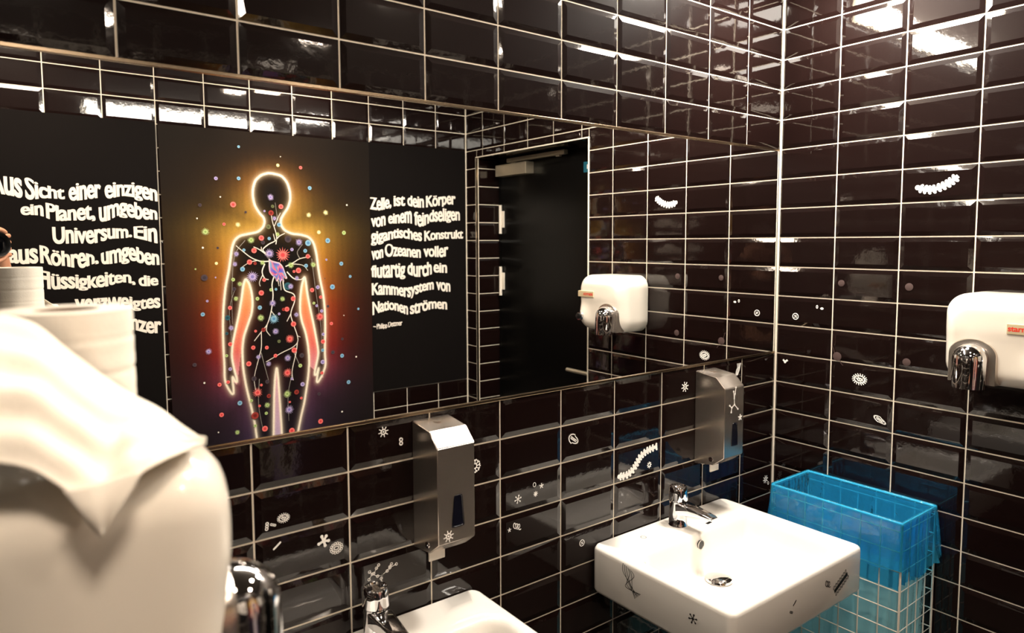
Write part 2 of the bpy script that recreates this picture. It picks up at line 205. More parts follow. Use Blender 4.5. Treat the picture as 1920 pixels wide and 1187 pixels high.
CELLS=[(-1.288,2.183,0.006,'B'),(-1.0917,2.1506,0.0026,'W'),(-1.1057,2.108,0.0077,'Y'),(-0.9928,2.1036,0.0079,'R'),(-1.3947,2.0296,0.008,'P'),(-1.2927,2.0349,0.0083,'B'),(-1.378,1.9447,0.0035,'W'),(-0.9487,2.0048,0.0095,'B'),(-1.3217,1.9112,0.0131,'R'),(-1.4683,1.9044,0.0079,'D'),(-1.4828,1.8432,0.0034,'W'),(-1.3659,1.8185,0.007,'R'),(-1.3033,1.8169,0.012,'Y*'),(-1.2653,1.877,0.006,'D'),(-0.9576,1.8699,0.0122,'Y*'),(-0.8682,1.8837,0.0125,'Y*'),(-0.7525,1.9257,0.0044,'W'),(-0.9067,1.7836,0.0096,'Y'),(-0.7716,1.7817,0.0101,'G'),(-0.8606,1.7411,0.0126,'B'),(-1.4489,1.7825,0.0148,'G*'),(-1.4627,1.709,0.0045,'W'),(-1.3976,1.7074,0.0058,'D'),(-1.4058,1.6355,0.007,'Y'),(-1.4977,1.6109,0.0034,'G'),(-0.87,1.6433,0.0056,'P'),(-0.7898,1.6214,0.0101,'B'),(-1.4608,1.57,0.0148,'D'),(-1.4115,1.5696,0.0035,'P'),(-0.742,1.5531,0.0073,'B'),(-0.8411,1.502,0.0128,'B'),(-0.8808,1.5468,0.0028,'D'),(-1.452,1.4612,0.0057,'P'),(-1.4735,1.4002,0.0091,'B'),(-0.8675,1.4029,0.007,'D'),(-0.7001,1.3793,0.0059,'B'),(-0.7816,1.3497,0.0029,'W'),(-0.8514,1.312,0.0085,'R'),(-0.7932,1.2263,0.0072,'D'),(-1.4544,1.2244,0.0126,'P*'),(-1.5167,1.1682,0.009,'D'),(-0.8465,1.1609,0.01,'D'),(-0.7967,1.1379,0.0101,'B'),(-0.7176,1.1243,0.0044,'W'),(-1.4778,1.0787,0.0045,'W'),(-1.4111,1.0616,0.0093,'R'),(-0.7635,0.9932,0.0103,'B'),(-1.3212,0.9607,0.011,'B'),(-0.9265,0.952,0.0084,'D'),(-0.8037,0.8402,0.0044,'W'),(-1.4066,0.9162,0.0106,'R'),(-0.9218,0.8071,0.0127,'R'),(-1.4235,0.8343,0.0035,'W'),(-1.3379,0.8198,0.0109,'G*'),(-1.1457,1.9519,0.0139,'P*'),(-1.0961,1.9078,0.0116,'R'),(-1.1454,1.876,0.0126,'E'),(-1.1369,1.9079,0.0076,'H'),(-1.1766,1.8841,0.005,'P'),(-1.1297,1.8497,0.0102,'P*'),(-1.1076,1.8194,0.0102,'B'),(-1.1601,1.8086,0.0114,'H'),(-1.244,1.7439,0.0148,'G*'),(-1.1955,1.754,0.0125,'R'),(-1.1887,1.7325,0.01,'D'),(-1.158,1.7515,0.0076,'B'),(-1.1167,1.772,0.0103,'G*'),(-1.0657,1.749,0.017,'D'),(-1.0108,1.7333,0.016,'P*'),(-0.964,1.7293,0.0149,'B'),(-1.232,1.6936,0.0123,'R'),(-1.315,1.6783,0.012,'P*'),(-1.3225,1.63,0.0107,'P*'),(-1.2795,1.6966,0.0072,'B'),(-1.1589,1.6789,0.0203,'P*'),(-1.0939,1.6704,0.0299,'R*'),(-1.0475,1.6971,0.0079,'P'),(-0.9799,1.6899,0.0094,'B'),(-0.9672,1.6621,0.0109,'R'),(-1.2546,1.6386,0.0123,'R'),(-1.229,1.6318,0.0074,'E'),(-1.1929,1.6349,0.0113,'G*'),(-1.0549,1.6191,0.0144,'G*'),(-1.0173,1.5921,0.0133,'R'),(-1.04,1.5875,0.0066,'R'),(-0.9779,1.6148,0.0095,'B'),(-0.9397,1.6192,0.0137,'G*'),(-1.2885,1.6056,0.0109,'B'),(-1.2433,1.5678,0.0235,'P*'),(-1.1879,1.5507,0.0088,'R'),(-1.3028,1.5347,0.0109,'G*'),(-1.3332,1.557,0.0083,'G'),(-1.0264,1.553,0.0107,'P*'),(-1.0592,1.5136,0.0132,'P*'),(-1.0736,1.5155,0.0184,'T'),(-1.2036,1.4876,0.0125,'R'),(-1.2231,1.4605,0.0087,'G'),(-1.323,1.4656,0.0107,'G*'),(-1.1565,1.5008,0.0076,'G'),(-1.1322,1.5024,0.0064,'B'),(-0.9499,1.4905,0.0109,'R'),(-0.9194,1.5039,0.0097,'P'),(-1.1014,1.4529,0.0117,'G*'),(-1.0477,1.4515,0.0119,'R'),(-1.1508,1.4348,0.0153,'P*'),(-1.2132,1.4166,0.01,'B'),(-1.0807,1.4009,0.0118,'R'),(-1.0977,1.4006,0.0078,'E'),(-1.1203,1.3799,0.0064,'P'),(-1.034,1.3703,0.0119,'P*'),(-1.2098,1.3664,0.0151,'G*'),(-1.1467,1.357,0.0218,'B*'),(-1.0499,1.3239,0.0132,'R'),(-0.9108,1.3515,0.0209,'R*'),(-1.2366,1.3031,0.0062,'R'),(-1.1396,1.2941,0.0142,'P*'),(-1.199,1.3066,0.0101,'E'),(-1.0705,1.2503,0.0185,'R*'),(-1.2503,1.2237,0.0099,'R'),(-1.1853,1.2176,0.0089,'R'),(-1.1243,1.2432,0.0078,'H'),(-1.0496,1.1915,0.0133,'R'),(-1.0837,1.1552,0.0158,'P*'),(-1.1788,1.1364,0.0115,'P*'),(-1.2268,1.1751,0.0112,'P*'),(-1.1444,1.1732,0.009,'R'),(-1.2737,1.1467,0.0123,'R'),(-1.0116,1.1611,0.0122,'D'),(-1.021,1.1099,0.0094,'G'),(-1.0871,1.0814,0.0198,'R*'),(-1.0115,1.0134,0.0108,'P'),(-1.2513,1.0709,0.0125,'D'),(-1.1878,1.0488,0.0102,'D'),(-1.0655,1.0483,0.0066,'P'),(-1.236,1.0004,0.0201,'R*'),(-1.1823,0.9762,0.0102,'E'),(-1.2173,1.0356,0.0063,'R'),(-1.0914,0.9744,0.0171,'G*'),(-1.0435,0.9773,0.0121,'E'),(-1.0202,0.9431,0.0068,'R'),(-1.267,0.9646,0.0074,'G'),(-1.1913,0.9316,0.0128,'G*'),(-1.0831,0.8931,0.0198,'P*'),(-1.0794,0.9314,0.0053,'R'),(-1.2519,0.8885,0.0175,'E'),(-1.1975,0.8919,0.0076,'G'),(-1.2062,0.8158,0.014,'R'),(-1.0729,0.7828,0.0146,'R'),(-1.2522,0.8378,0.0075,'G'),(-1.2292,0.9332,0.0063,'R'),(-1.3519,1.4235,0.0095,'R'),(-1.3641,1.3769,0.0119,'T'),(-1.3491,1.3271,0.0119,'P*'),(-1.3701,1.3025,0.0071,'T'),(-1.3564,1.25,0.0096,'R'),(-1.3748,1.1966,0.0071,'G'),(-1.3603,1.1309,0.0084,'P'),(-1.3718,1.0692,0.0083,'R'),(-1.3299,1.5121,0.0095,'D'),(-0.9054,1.4523,0.0083,'R'),(-0.9017,1.3806,0.0084,'P'),(-0.8987,1.2218,0.0112,'R'),(-0.8964,1.2597,0.0084,'P'),(-0.9012,1.1772,0.0084,'B'),(-0.9028,1.116,0.0112,'P'),(-0.9084,1.0592,0.0084,'R'),(-0.9273,1.4091,0.0069,'P'),(-0.9421,1.4233,0.0069,'G')]
NERVES=[([(-1.1634,1.6535),(-1.1754,1.6727),(-1.1974,1.692),(-1.2181,1.7048),(-1.2339,1.7112)],0.00234),([(-1.1974,1.692),(-1.1968,1.711)],0.0018),([(-1.1634,1.6535),(-1.1778,1.6791),(-1.1897,1.6983),(-1.1613,1.7235),(-1.1291,1.74),(-1.1093,1.7618),(-1.0805,1.7773)],0.00252),([(-1.1291,1.74),(-1.137,1.7745)],0.0018),([(-1.1258,1.7234),(-1.1219,1.7681),(-1.1392,1.8317),(-1.1444,1.8697)],0.0018),([(-1.1308,1.8127),(-1.1131,1.8513),(-1.0996,1.8771)],0.00144),([(-1.1135,1.8385),(-1.1237,1.9273)],0.0009),([(-1.1638,1.6407),(-1.2014,1.6414),(-1.2442,1.6586),(-1.2798,1.6866),(-1.3149,1.7179)],0.00216),([(-1.2199,1.6455),(-1.2571,1.6362),(-1.2943,1.612)],0.00144),([(-1.183,1.6283),(-1.1967,1.5905),(-1.1851,1.5583),(-1.1664,1.5513)],0.00234),([(-1.1933,1.5777),(-1.2107,1.5401),(-1.2076,1.5209)],0.00162),([(-1.0812,1.6132),(-1.0414,1.6319),(-1.0077,1.6509),(-0.9536,1.6606)],0.00198),([(-1.0482,1.6255),(-0.9953,1.6178),(-0.969,1.5908)],0.00144),([(-1.0077,1.6509),(-1.0201,1.6838),(-0.9924,1.7228)],0.00126),([(-1.0755,1.5871),(-1.0436,1.5536),(-1.0079,1.5458),(-0.9901,1.5584)],0.00234),([(-1.1407,1.5632),(-1.1507,1.525),(-1.1471,1.4734),(-1.1583,1.3965),(-1.1793,1.3334),(-1.2094,1.2971),(-1.2443,1.2551)],0.00234),([(-1.1793,1.3334),(-1.184,1.3015),(-1.1658,1.2741)],0.0018),([(-1.2094,1.2971),(-1.2117,1.22),(-1.2286,1.1573),(-1.2501,1.0695),(-1.24,0.9906)],0.00144),([(-1.2125,1.1943),(-1.1981,1.1281),(-1.1812,1.0545)],0.00108),([(-1.1583,1.3965),(-1.1337,1.3626)],0.00144),([(-1.0962,1.5424),(-1.0885,1.4966),(-1.0458,1.475),(-1.04,1.4419),(-1.0617,1.3774),(-1.0499,1.3239),(-1.0316,1.2629),(-1.0325,1.2298),(-1.0598,1.2057),(-1.113,1.1845),(-1.1912,1.1468)],0.00216),([(-1.0325,1.2298),(-1.0407,1.1773),(-1.0631,1.0866),(-1.0578,1.0393)],0.0018),([(-1.0617,1.3774),(-1.0825,1.3394)],0.0018),([(-1.0316,1.2629),(-1.0158,1.2549)],0.00144),([(-1.05,1.1782),(-1.0224,1.1087)],0.00126),([(-1.2252,1.0664),(-1.2328,0.9376),(-1.2142,0.804)],0.0009),([(-1.0635,1.0733),(-1.0863,0.9697),(-1.0861,0.836)],0.0009),([(-1.1103,1.5493),(-1.1066,1.4974)],0.00144),([(-1.1219,1.5497),(-1.1164,1.5172)],0.00144),([(-1.272,1.7426),(-1.3225,1.6685),(-1.3396,1.5076),(-1.3425,1.3454)],0.00081),([(-0.9471,1.6499),(-0.9307,1.4897),(-0.9079,1.2999),(-0.9085,1.1643)],0.00081),([(-1.3277,1.507),(-1.3547,1.4087),(-1.3477,1.258)],0.00072)]
NUCLEUS=[(-1.1633,1.6573),(-1.151,1.6443),(-1.1283,1.6375),(-1.1104,1.6333),(-1.0942,1.6135),(-1.0859,1.5874),(-1.0738,1.5546),(-1.083,1.551),(-1.0956,1.5644),(-1.0899,1.5356),(-1.1025,1.5491),(-1.1095,1.5299),(-1.1178,1.556),(-1.1286,1.5371),(-1.1344,1.5605),(-1.1494,1.5699),(-1.1628,1.5896),(-1.1645,1.6152)]
STICK_A=[('virus',-1.5567,1.3024,0.0122),('eight',-1.5128,1.2725,0.0087),('spikyoval',-1.7866,1.16,0.0124),('rod3',-1.8207,1.1516,0.0089),('rod3b',-1.8077,1.1506,0.0067),('rod',-1.8014,1.1047,0.009),('lobes',-1.7022,1.0882,0.0141),('flower',-1.6738,1.0649,0.0155),('branch',-1.5683,0.9781,0.0375),('starlet',-1.3102,1.1741,0.0176),('para',-0.9813,1.1837,0.0181),('worm',-0.7181,1.0684,0.0657),('cog',-0.6705,1.0491,0.01),('ring',-1.1199,1.0851,0.0073),('star',-1.096,1.077,0.0073),('cogf',-1.1162,1.0595,0.0073),('asterisk',-1.1754,1.0586,0.0114),('loops',-1.1792,0.9863,0.0129),('star',-1.2036,0.9826,0.0057),('cellc',-0.9477,0.8788,0.011),('virus2',-0.5075,1.2692,0.0155),('asterisk2',-0.0497,0.8719,0.0139),('ringlet',-0.0322,0.8543,0.006),('flagella',-0.2305,1.2942,0.0203)]
STICK_B=[('worm2',-0.5168,1.8953,0.0656),('cellc',-0.0774,1.4664,0.0131),('oval2',-0.1641,1.5028,0.0145),('heart',-0.0434,1.3031,0.0115),('spikycell',-0.3074,1.2792,0.0228),('para2',-0.376,1.1589,0.019),('cap',-0.4482,1.5875,0.0115),('cap',-0.2369,1.5896,0.0106),('cap',-0.4492,1.3549,0.0116),('cap',-0.2305,1.3447,0.0143)]
WORM_A=[(-0.8019,1.04),(-0.775,1.0376),(-0.7501,1.0438),(-0.7296,1.0609),(-0.709,1.0831),(-0.6785,1.0955),(-0.6351,1.1008)]
WORM_B=[(-0.4612,1.888),(-0.4793,1.8821),(-0.4985,1.8793),(-0.5243,1.8855),(-0.5466,1.8963),(-0.5695,1.9146)]
BRANCH=[[(-1.5687,0.9555),(-1.5686,0.9643),(-1.5671,0.9714),(-1.5777,0.9721),(-1.5907,0.981),(-1.5971,0.9879)],[(-1.5907,0.981),(-1.5988,0.971)],[(-1.5868,0.9811),(-1.58,0.9916),(-1.5746,0.9975)],[(-1.5671,0.9714),(-1.5536,0.9775),(-1.5466,0.9856),(-1.5425,0.9907)],[(-1.5467,0.983),(-1.5302,0.9871)]]
# ------------------------------------------------------------------ setting: tiled walls
def cut(r, h):
    (u0, u1, v0, v1), (a0, a1, b0, b1) = r, h
    if a0 >= u1 or a1 <= u0 or b0 >= v1 or b1 <= v0: return [r]
    out = []
    if a0 > u0: out.append((u0, a0, v0, v1))
    if a1 < u1: out.append((a1, u1, v0, v1))
    c0, c1 = max(u0, a0), min(u1, a1)
    if b0 > v0: out.append((c0, c1, v0, b0))
    if b1 < v1: out.append((c0, c1, b1, v1))
    return out
GR, BEV, TH = 0.0043, 0.0135, 0.0042
def tiled(name, O, U, V, N, us, vs_, holes=(), back_holes=None, parent=None):
    """O origin, U V in-plane axes, N outward normal; us/vs joint positions"""
    O, U, V, N = map(Vector, (O, U, V, N)); verts = []; faces = []; mi = []
    us = sorted(us); vs_ = sorted(vs_)
    rects = [(us[0], us[-1], vs_[0], vs_[-1])]
    for h in holes: rects = [q for r in rects for q in cut(r, h)]
    for u0, u1, v0, v1 in rects:
        b = len(verts); verts += [O + U * u + V * v for u, v in ((u0, v0), (u1, v0), (u1, v1), (u0, v1))]; faces.append((b, b + 1, b + 2, b + 3)); mi.append(1)
    for a, b_ in zip(us, us[1:]):
        for c, d in zip(vs_, vs_[1:]):
            cells = [(a, b_, c, d)]
            for h in holes: cells = [q for r in cells for q in cut(r, h)]
            for u0, u1, v0, v1 in cells:
                if u1 - u0 < 0.02 or v1 - v0 < 0.02: continue
                u0 += GR / 2; u1 -= GR / 2; v0 += GR / 2; v1 -= GR / 2
                e = min(BEV, (u1 - u0) * .3, (v1 - v0) * .3)
                t0, ta, tb = (random.gauss(0, 1) * .00012 for _ in range(3))
                b = len(verts)
                for (du, dv, h) in ((0, 0, -.001), (0, 0, .0012), (e, e, TH)):
                    for (su, sv) in ((0, 0), (1, 0), (1, 1), (0, 1)):
                        x = u0 + du if su == 0 else u1 - du; y = v0 + dv if sv == 0 else v1 - dv
                        hh = h + (t0 + ta * (su * 2 - 1) * 1.6 + tb * (sv * 2 - 1) if h == TH else 0)
                        verts.append(O + U * x + V * y + N * hh)
                for ring in (0, 4):
                    for k in range(4):
                        k2 = (k + 1) % 4; faces.append((b + ring + k, b + ring + k2, b + ring + 4 + k2, b + ring + 4 + k)); mi.append(0)
                faces.append((b + 8, b + 9, b + 10, b + 11)); mi.append(0)
    o = obj(name, verts, faces, [M_tile, M_grout], parent)
    o.data.polygons.foreach_set('material_index', mi)
    bm = bmesh.new(); bm.from_mesh(o.data); bmesh.ops.recalc_face_normals(bm, faces=bm.faces[:])
    for f in bm.faces:
        if f.normal.dot(N) < -0.01: f.normal_flip()
    bm.to_mesh(o.data); bm.free()
    return o
PU, PV = 0.2056, 0.103
rows = [ZO + PV * k for k in range(-19, 7)] + [0.0, CEIL]
rows = [r for r in rows if 0 <= r <= CEIL and (r in (0.0, CEIL) or (r > 0.03 and r < CEIL - 0.03))]
DY0, DY1, DTOP, DD = -0.981, -1.912, ZO + 0.164, 0.156
colsA = [0.0] + [-0.2012 - PU * k for k in range(10)] + [XL]
wall_front = struct(tiled('wall_front', (0, 0, 0), (1, 0, 0), (0, 0, 1), (0, -1, 0), colsA, rows, [(XL - .01, 0.01, ZO - 7 * PV, ZO)]))
colsB = [0.0] + [-0.2082 - PU * k for k in range(9)] + [YC]
colsB = [c for c in colsB if c == YC or c > YC + 0.03]
wall_right = struct(tiled('wall_right', (0, 0, 0), (0, 1, 0), (0, 0, 1), (-1, 0, 0), colsB, rows, [(DY1, DY0, -1, DTOP)]))
XF = -3.45
colsC = [0.0] + [-0.2045 * k for k in range(1, 17)] + [XF]
wall_back = struct(tiled('wall_back', (0, YC, 0), (1, 0, 0), (0, 0, 1), (0, 1, 0), colsC, rows))
struct(tiled('wall_left', (XF, 0, 0), (0, 1, 0), (0, 0, 1), (1, 0, 0), [0] + [-PU * k for k in range(1, 10)] + [YC], rows))
pw = struct(tiled('wall_partition', (XL, 0, 0), (0, 1, 0), (0, 0, 1), (1, 0, 0), [0, -.2056, -.4112, -.6168, -.8224, -1.0], rows))
tiled('end_tiles', (XL - .12, -1.0, 0), (1, 0, 0), (0, 0, 1), (0, -1, 0), [0, .12], rows, parent=pw)
tiled('rear_tiles', (XL - .12, 0, 0), (0, 1, 0), (0, 0, 1), (-1, 0, 0), [0, -.2056, -.4112, -.6168, -.8224, -1.0], rows, parent=pw)
struct(tiled('wall_alcove', (0, 0, 0), (1, 0, 0), (0, 0, 1), (0, -1, 0), [XF + PU * k for k in range(6)] + [XL - .12], rows))
# door reveal
tiled('reveal_tiles', (0, DY1, 0), (1, 0, 0), (0, 0, 1), (0, 1, 0), [0.004, DD], [r for r in rows if r < DTOP - .03] + [DTOP], parent=wall_right)
tiled('reveal_tiles', (0, DY0, 0), (1, 0, 0), (0, 0, 1), (0, -1, 0), [0.004, DD], [r for r in rows if r < DTOP - .03] + [DTOP], parent=wall_right)
tiled('reveal_tiles', (0, 0, DTOP), (0, 1, 0), (1, 0, 0), (0, 0, -1), [c for c in colsB if DY1 + .02 < c < DY0 - .02] + [DY0, DY1], [0.004, DD], parent=wall_right)
bm = bmesh.new(); add_box(bm, (-.0065, DY1 - .004, 0), (.004, DY1 + .004, DTOP - .004), .001); struct(fin('trim_1', bm, M_profile))
bm = bmesh.new(); add_box(bm, (-.0050, DY0 - .003, 0), (.004, DY0 + .003, DTOP + .003), .001); add_box(bm, (-.0050, DY1 - .008, DTOP - .003), (.004, DY0 - .003, DTOP + .003), .001)
add_box(bm, (-.0050, DY1 - .0085, 0), (.003, DY1 - .004, DTOP - .004), .0005); add_box(bm, (.004, DY1 - .002, 0), (.0075, DY1 + .0055, DTOP - .004), .0005)
struct(fin('trim_3', bm, M_grout))
def slab(name, a, b, mt):
    bm = bmesh.new(); add_box(bm, a, b); return struct(fin(name, bm, mt))
slab('floor', (XF, YC, -.05), (DD, 0, 0), M_floor)
slab('ceiling', (XF, YC, CEIL), (DD, 0, CEIL + .05), M_ceil)
# corner silicone joints
bm = bmesh.new()
for x, y in ((0, 0), (0, YC)):
    sy = -1 if y == 0 else 1
    add_box(bm, (x - .0075, min(y, y + sy * .0075), 0), (x, max(y, y + sy * .0075), CEIL), .002)
struct(fin('trim_2', bm, M_grout))
# mirror
mr = thing('wall_mirror', 'long frameless mirror set into the black tiles above the two basins', 'mirror', (-1.1, 0, ZO - 7 * PV))
xm0, xm1 = XL + 1.1, -.0115 + 1.1
bm = bmesh.new(); add_box(bm, (xm0, -.0012, .006), (xm1, .0, 7 * PV - .006)); fin('glass', bm, M_mirror, mr)
bm = bmesh.new(); add_box(bm, (xm0, -.0056, -.0015), (xm1, 0, .006), .001); add_box(bm, (xm0, -.0056, 7 * PV - .006), (xm1, 0, 7 * PV + .0015), .001); fin('edge_profile', bm, M_profile, mr)
# door
door = struct(bpy.data.objects.new('door_1', None)); COL.objects.link(door); door.location = (DD, 0, 0)
bm = bmesh.new(); add_box(bm, (0, DY1 + .02, .008), (.04, DY0 - .02, DTOP - .006), .001); fin('door_panel', bm, M_door, door)
bm = bmesh.new(); add_box(bm, (-.002, DY1, 0), (.04, DY1 + .022, DTOP)); add_box(bm, (-.002, DY0 - .022, 0), (.04, DY0, DTOP)); add_box(bm, (-.002, DY1, DTOP - .008), (.04, DY0, DTOP)); fin('door_frame', bm, M_door, door)
for z0, z1 in ((ZO - .27, ZO - .104), (ZO - .632, ZO - .463), (.2, .365)):
    bm = bmesh.new()
    add_tube(bm, [(-.012, -1.884, z0), (-.012, -1.884, z1)], .0085, 16); add_box(bm, (-.006, -1.884, z0 + .035), (0, -1.858, z1 - .035), .001); add_box(bm, (-.006, -1.905, z0), (0, -1.884, z1), .001)
    fin('hinge', bm, M_white_pl, door, angle=35)
bm = bmesh.new(); add_box(bm, (-.058, -1.868, ZO + .055), (0, -1.585, ZO + .120), .003); fin('closer_box', bm, M_alu, door)
bm = bmesh.new(); add_box(bm, (-.05, -1.77, ZO + .128), (-.022, -1.28, ZO + .150), .002); add_box(bm, (-.042, -1.74, ZO + .118), (-.03, -1.70, ZO + .13), .001); add_box(bm, (-.045, -1.35, ZO + .120), (-.03, -1.32, ZO + .13)); fin('closer_rail', bm, M_alu, door)
bm = bmesh.new(); add_tube(bm, [(0, -1.02, 1.075), (-.035, -1.02, 1.075), (-.052, -1.024, 1.075), (-.06, -1.04, 1.075), (-.06, -1.24, 1.075)], .0105, 16); add_tube(bm, [(0, -1.02, 1.075), (-.008, -1.02, 1.075)], .026, 24); fin('door_handle', bm, M_alu, door, angle=40)
bm = bmesh.new(); add_box(bm, (-.0015, -1.185, ZO + .028), (0, -1.11, ZO + .08)); fin('sign_plate', bm, M_teal, door)
bm = bmesh.new()
add_box(bm, (-.0022, -1.16, ZO + .044), (-.0015, -1.153, ZO + .066)); add_box(bm, (-.0022, -1.149, ZO + .044), (-.0015, -1.143, ZO + .062)); fin('sign_mark', bm, M_sticker, door)

# ------------------------------------------------------------------ lamps
t = thing('strip_light', 'long white strip lamp running along the top of the mirror wall', 'lamp', (-.9, 0, ZO + .53))
bm = bmesh.new(); add_box(bm, (-.82, -.012, -.012), (.44, 0, .085), .002); fin('housing', bm, M_alu, t)
bm = bmesh.new(); add_box(bm, (-.80, -.040, -.008), (.42, -.012, .080), .008, 3); fin('diffuser', bm, M_lamp, t)
NM = ['small round ceiling lamp in front of the banner with the body print', 'round ceiling lamp above the camera at the left', 'small round ceiling lamp halfway between mirror and banner', 'large round ceiling lamp over the corner with the waste basket']
for i, (x, y, cl, pw_, R0) in enumerate(LAMP_SPOTS):
    t = thing('ceiling_lamp', NM[i], 'lamp', (x, y, CEIL), group='round ceiling lamps')
    bm = bmesh.new(); lathe(bm, [(.0, 0), (R0 + .021, 0), (R0 + .021, -.006), (R0 + .006, -.010), (R0 + .002, -.004), (0, -.004)], 40); fin('ring', bm, M_alu, t, angle=30)
    bm = bmesh.new(); lathe(bm, [(.0, -.004), (R0, -.004), (R0, -.0065), (0, -.0065)], 40); fin('lens', bm, mat('spot_lens', (1, 1, 1), 0.5, emit=cl, estr=pw_), t)

# ------------------------------------------------------------------ banners on the back wall
YB = YC + TH + .0035
def poly_inside(px, pz, poly):
    ins = np.zeros(px.shape, bool); n = len(poly)
    for i in range(n):
        (x0, z0), (x1, z1) = poly[i], poly[(i + 1) % n]
        c = ((z0 > pz) != (z1 > pz)) & (px < (x1 - x0) * (pz - z0) / (z1 - z0 + 1e-12) + x0); ins ^= c
    return ins
def seg_dist(px, pz, poly):
    d = np.full(px.shape, 9.0); n = len(poly)
    for i in range(n):
        (x0, z0), (x1, z1) = poly[i], poly[(i + 1) % n]; dx, dz = x1 - x0, z1 - z0
        t = np.clip(((px - x0) * dx + (pz - z0) * dz) / (dx * dx + dz * dz + 1e-12), 0, 1)
        d = np.minimum(d, np.hypot(px - x0 - t * dx, pz - z0 - t * dz))
    return d
def smooth_poly(P, it=2):
    for _ in range(it):
        Q = []
        for i in range(len(P)):
            a, b = P[i], P[(i + 1) % len(P)]
            Q += [(a[0] * .8 + b[0] * .2, a[1] * .8 + b[1] * .2), (a[0] * .2 + b[0] * .8, a[1] * .2 + b[1] * .8)]
        P = Q
    return P
def banner(name, label, x0, x1, z0, z1, tilt=0.0, th=.0012, sag=0.0):
    t = thing(name, label, 'banner', ((x0 + x1) / 2, YB, z0), group='printed banners on the back wall')
    return t
def bpanel(par, x0, x1, z0, z1, xl_bottom=None):
    cx = (x0 + x1) / 2; bm = bmesh.new(); xb = x0 if xl_bottom is None else xl_bottom
    v = [bm.verts.new(p) for p in [(x0 - cx, 0, z1 - z0), (x1 - cx, 0, z1 - z0), (x1 - cx, 0, 0), (xb - cx, 0, 0)]]
    f = bm.faces.new(v); r = bmesh.ops.extrude_face_region(bm, geom=[f])
    for q in r['geom']:
        if isinstance(q, bmesh.types.BMVert): q.co.y -= .0015
    return fin('cloth', bm, M_banner, par)
tl = banner('text_banner', 'black banner with the left half of the wavy white quotation', -2.75, -1.640, ZO - 1.13, ZO + .211)
bpanel(tl, -2.75, -1.640, ZO - 1.13, ZO + .211)
trr = banner('text_banner', 'black banner with the right half of the wavy white quotation beside the door', -.66, -.012, ZO - 1.13, ZO + .211)
bpanel(trr, -.66, -.012, ZO - 1.13, ZO + .211)
# central banner with the glowing body print
fig = banner('figure_banner', 'dark banner printed with a glowing human outline full of coloured cells', -1.632, -.620, ZO - 1.60, ZO + .208)
fx0, fx1, fz0, fz1 = -1.632, -.620, ZO - 1.60, ZO + .208
fcx = (fx0 + fx1) / 2
xs = np.linspace(fx0, fx1, 338); zs = np.concatenate([np.linspace(fz0, ZO - 1.36, 20)[:-1], np.linspace(ZO - 1.36, fz1, 524)])
X, Z = np.meshgrid(xs, zs); px, pz = X.ravel(), Z.ravel()
SB_ = smooth_poly(BODY)
d = seg_dist(px, pz, SB_); ins = poly_inside(px, pz, SB_)
h = (pz - (ZO - 1.30)) / 1.32            # 0 at the knees, 1 at the crown
def ramp(t, stops):
    t = np.clip(t, stops[0][0], stops[-1][0]); xs_ = [s[0] for s in stops]
    return np.stack([np.interp(t, xs_, [s2l(s[1])[k] for s in stops]) for k in range(3)], -1)
glow = ramp(h, [(0.0, (.50, .40, .62)), (.16, (.62, .36, .52)), (.34, (.84, .22, .20)), (.50, (.88, .36, .14)), (.66, (.92, .60, .20)), (.80, (.98, .76, .32)), (.95, (.72, .50, .22)), (1.1, (.45, .30, .16))])
reach = np.interp(h, [0, .15, .35, .6, .78, .92, 1.05], [.06, .06, .058, .07, .085, .07, .045])
streak = 1 + .10 * np.sin(px * 160 + 2 * np.sin(pz * 3)) * np.sin(px * 57 + 1.3)
g = np.exp(-(d / reach) ** 1.15) * streak * np.interp(h, [0, .18, .36, .6, .75, .9, 1.1], [.38, .55, .95, 1.1, 1.35, 1.2, .8])
inner = (np.abs(px - -1.10) < .30) & ~ins
far = np.exp(-(d / .26) ** 1.6) * .05
base = np.array(s2l((.08, .062, .048)))
bgc = base[None] + glow * (np.clip(g, 0, 1) * .43 + far)[:, None]
legs = ramp(h, [(0.0, (.74, .66, .80)), (.2, (.85, .62, .70)), (.35, (.90, .40, .36)), (.5, (.93, .55, .34)), (.68, (.96, .78, .50)), (1, (.9, .7, .4))])
# the narrow gaps between arm and trunk and between the legs are brighter
gapx = poly_inside(px, pz, [(-1.38, ZO - .95), (-1.31, ZO - .35), (-1.27, ZO - .42), (-1.25, ZO - .62), (-1.30, ZO - .80), (-1.33, ZO - 1.0)]) | poly_inside(px, pz, [(-1.04, ZO - .35), (-.91, ZO - .75), (-.90, ZO - 1.02), (-.97, ZO - .95), (-1.06, ZO - .6)]) | ((np.abs(px + 1.10) < .06) & (h < .45))
gapx &= ~ins
bgc[gapx] = legs[gapx] * .92
incol = np.array(s2l((.05, .038, .035)))
body = np.repeat(incol[None], len(px), 0)
ih = np.exp(-(d / .028) ** 1.0) * .10
body += glow * ih[:, None]
colr = np.where(ins[:, None], body, bgc)
core = np.clip(1.3 - d / .0054, 0, 1) ** .8; halo = np.exp(-(d / .010) ** 1.3) * .40
wl = np.array(s2l((1.0, .95, .86)))[None]; hl = np.array(s2l((1.0, .92, .78)))[None]
colr = colr * (1 - halo[:, None]) + hl * halo[:, None]
colr = colr * (1 - core[:, None]) + wl * core[:, None]
rng = np.random.RandomState(3); colr *= (1 + .05 * rng.randn(len(px)))[:, None]; colr = np.clip(colr, 0, 1)
nx_, nz_ = len(xs), len(zs)
idx = np.arange(nx_ * nz_).reshape(nz_, nx_)
quads = np.stack([idx[:-1, :-1], idx[:-1, 1:], idx[1:, 1:], idx[1:, :-1]], -1).reshape(-1, 4)
sagz = -.02 * np.exp(-((X - fx0 - .18) / .09) ** 2) * (Z > fz1 - .001)
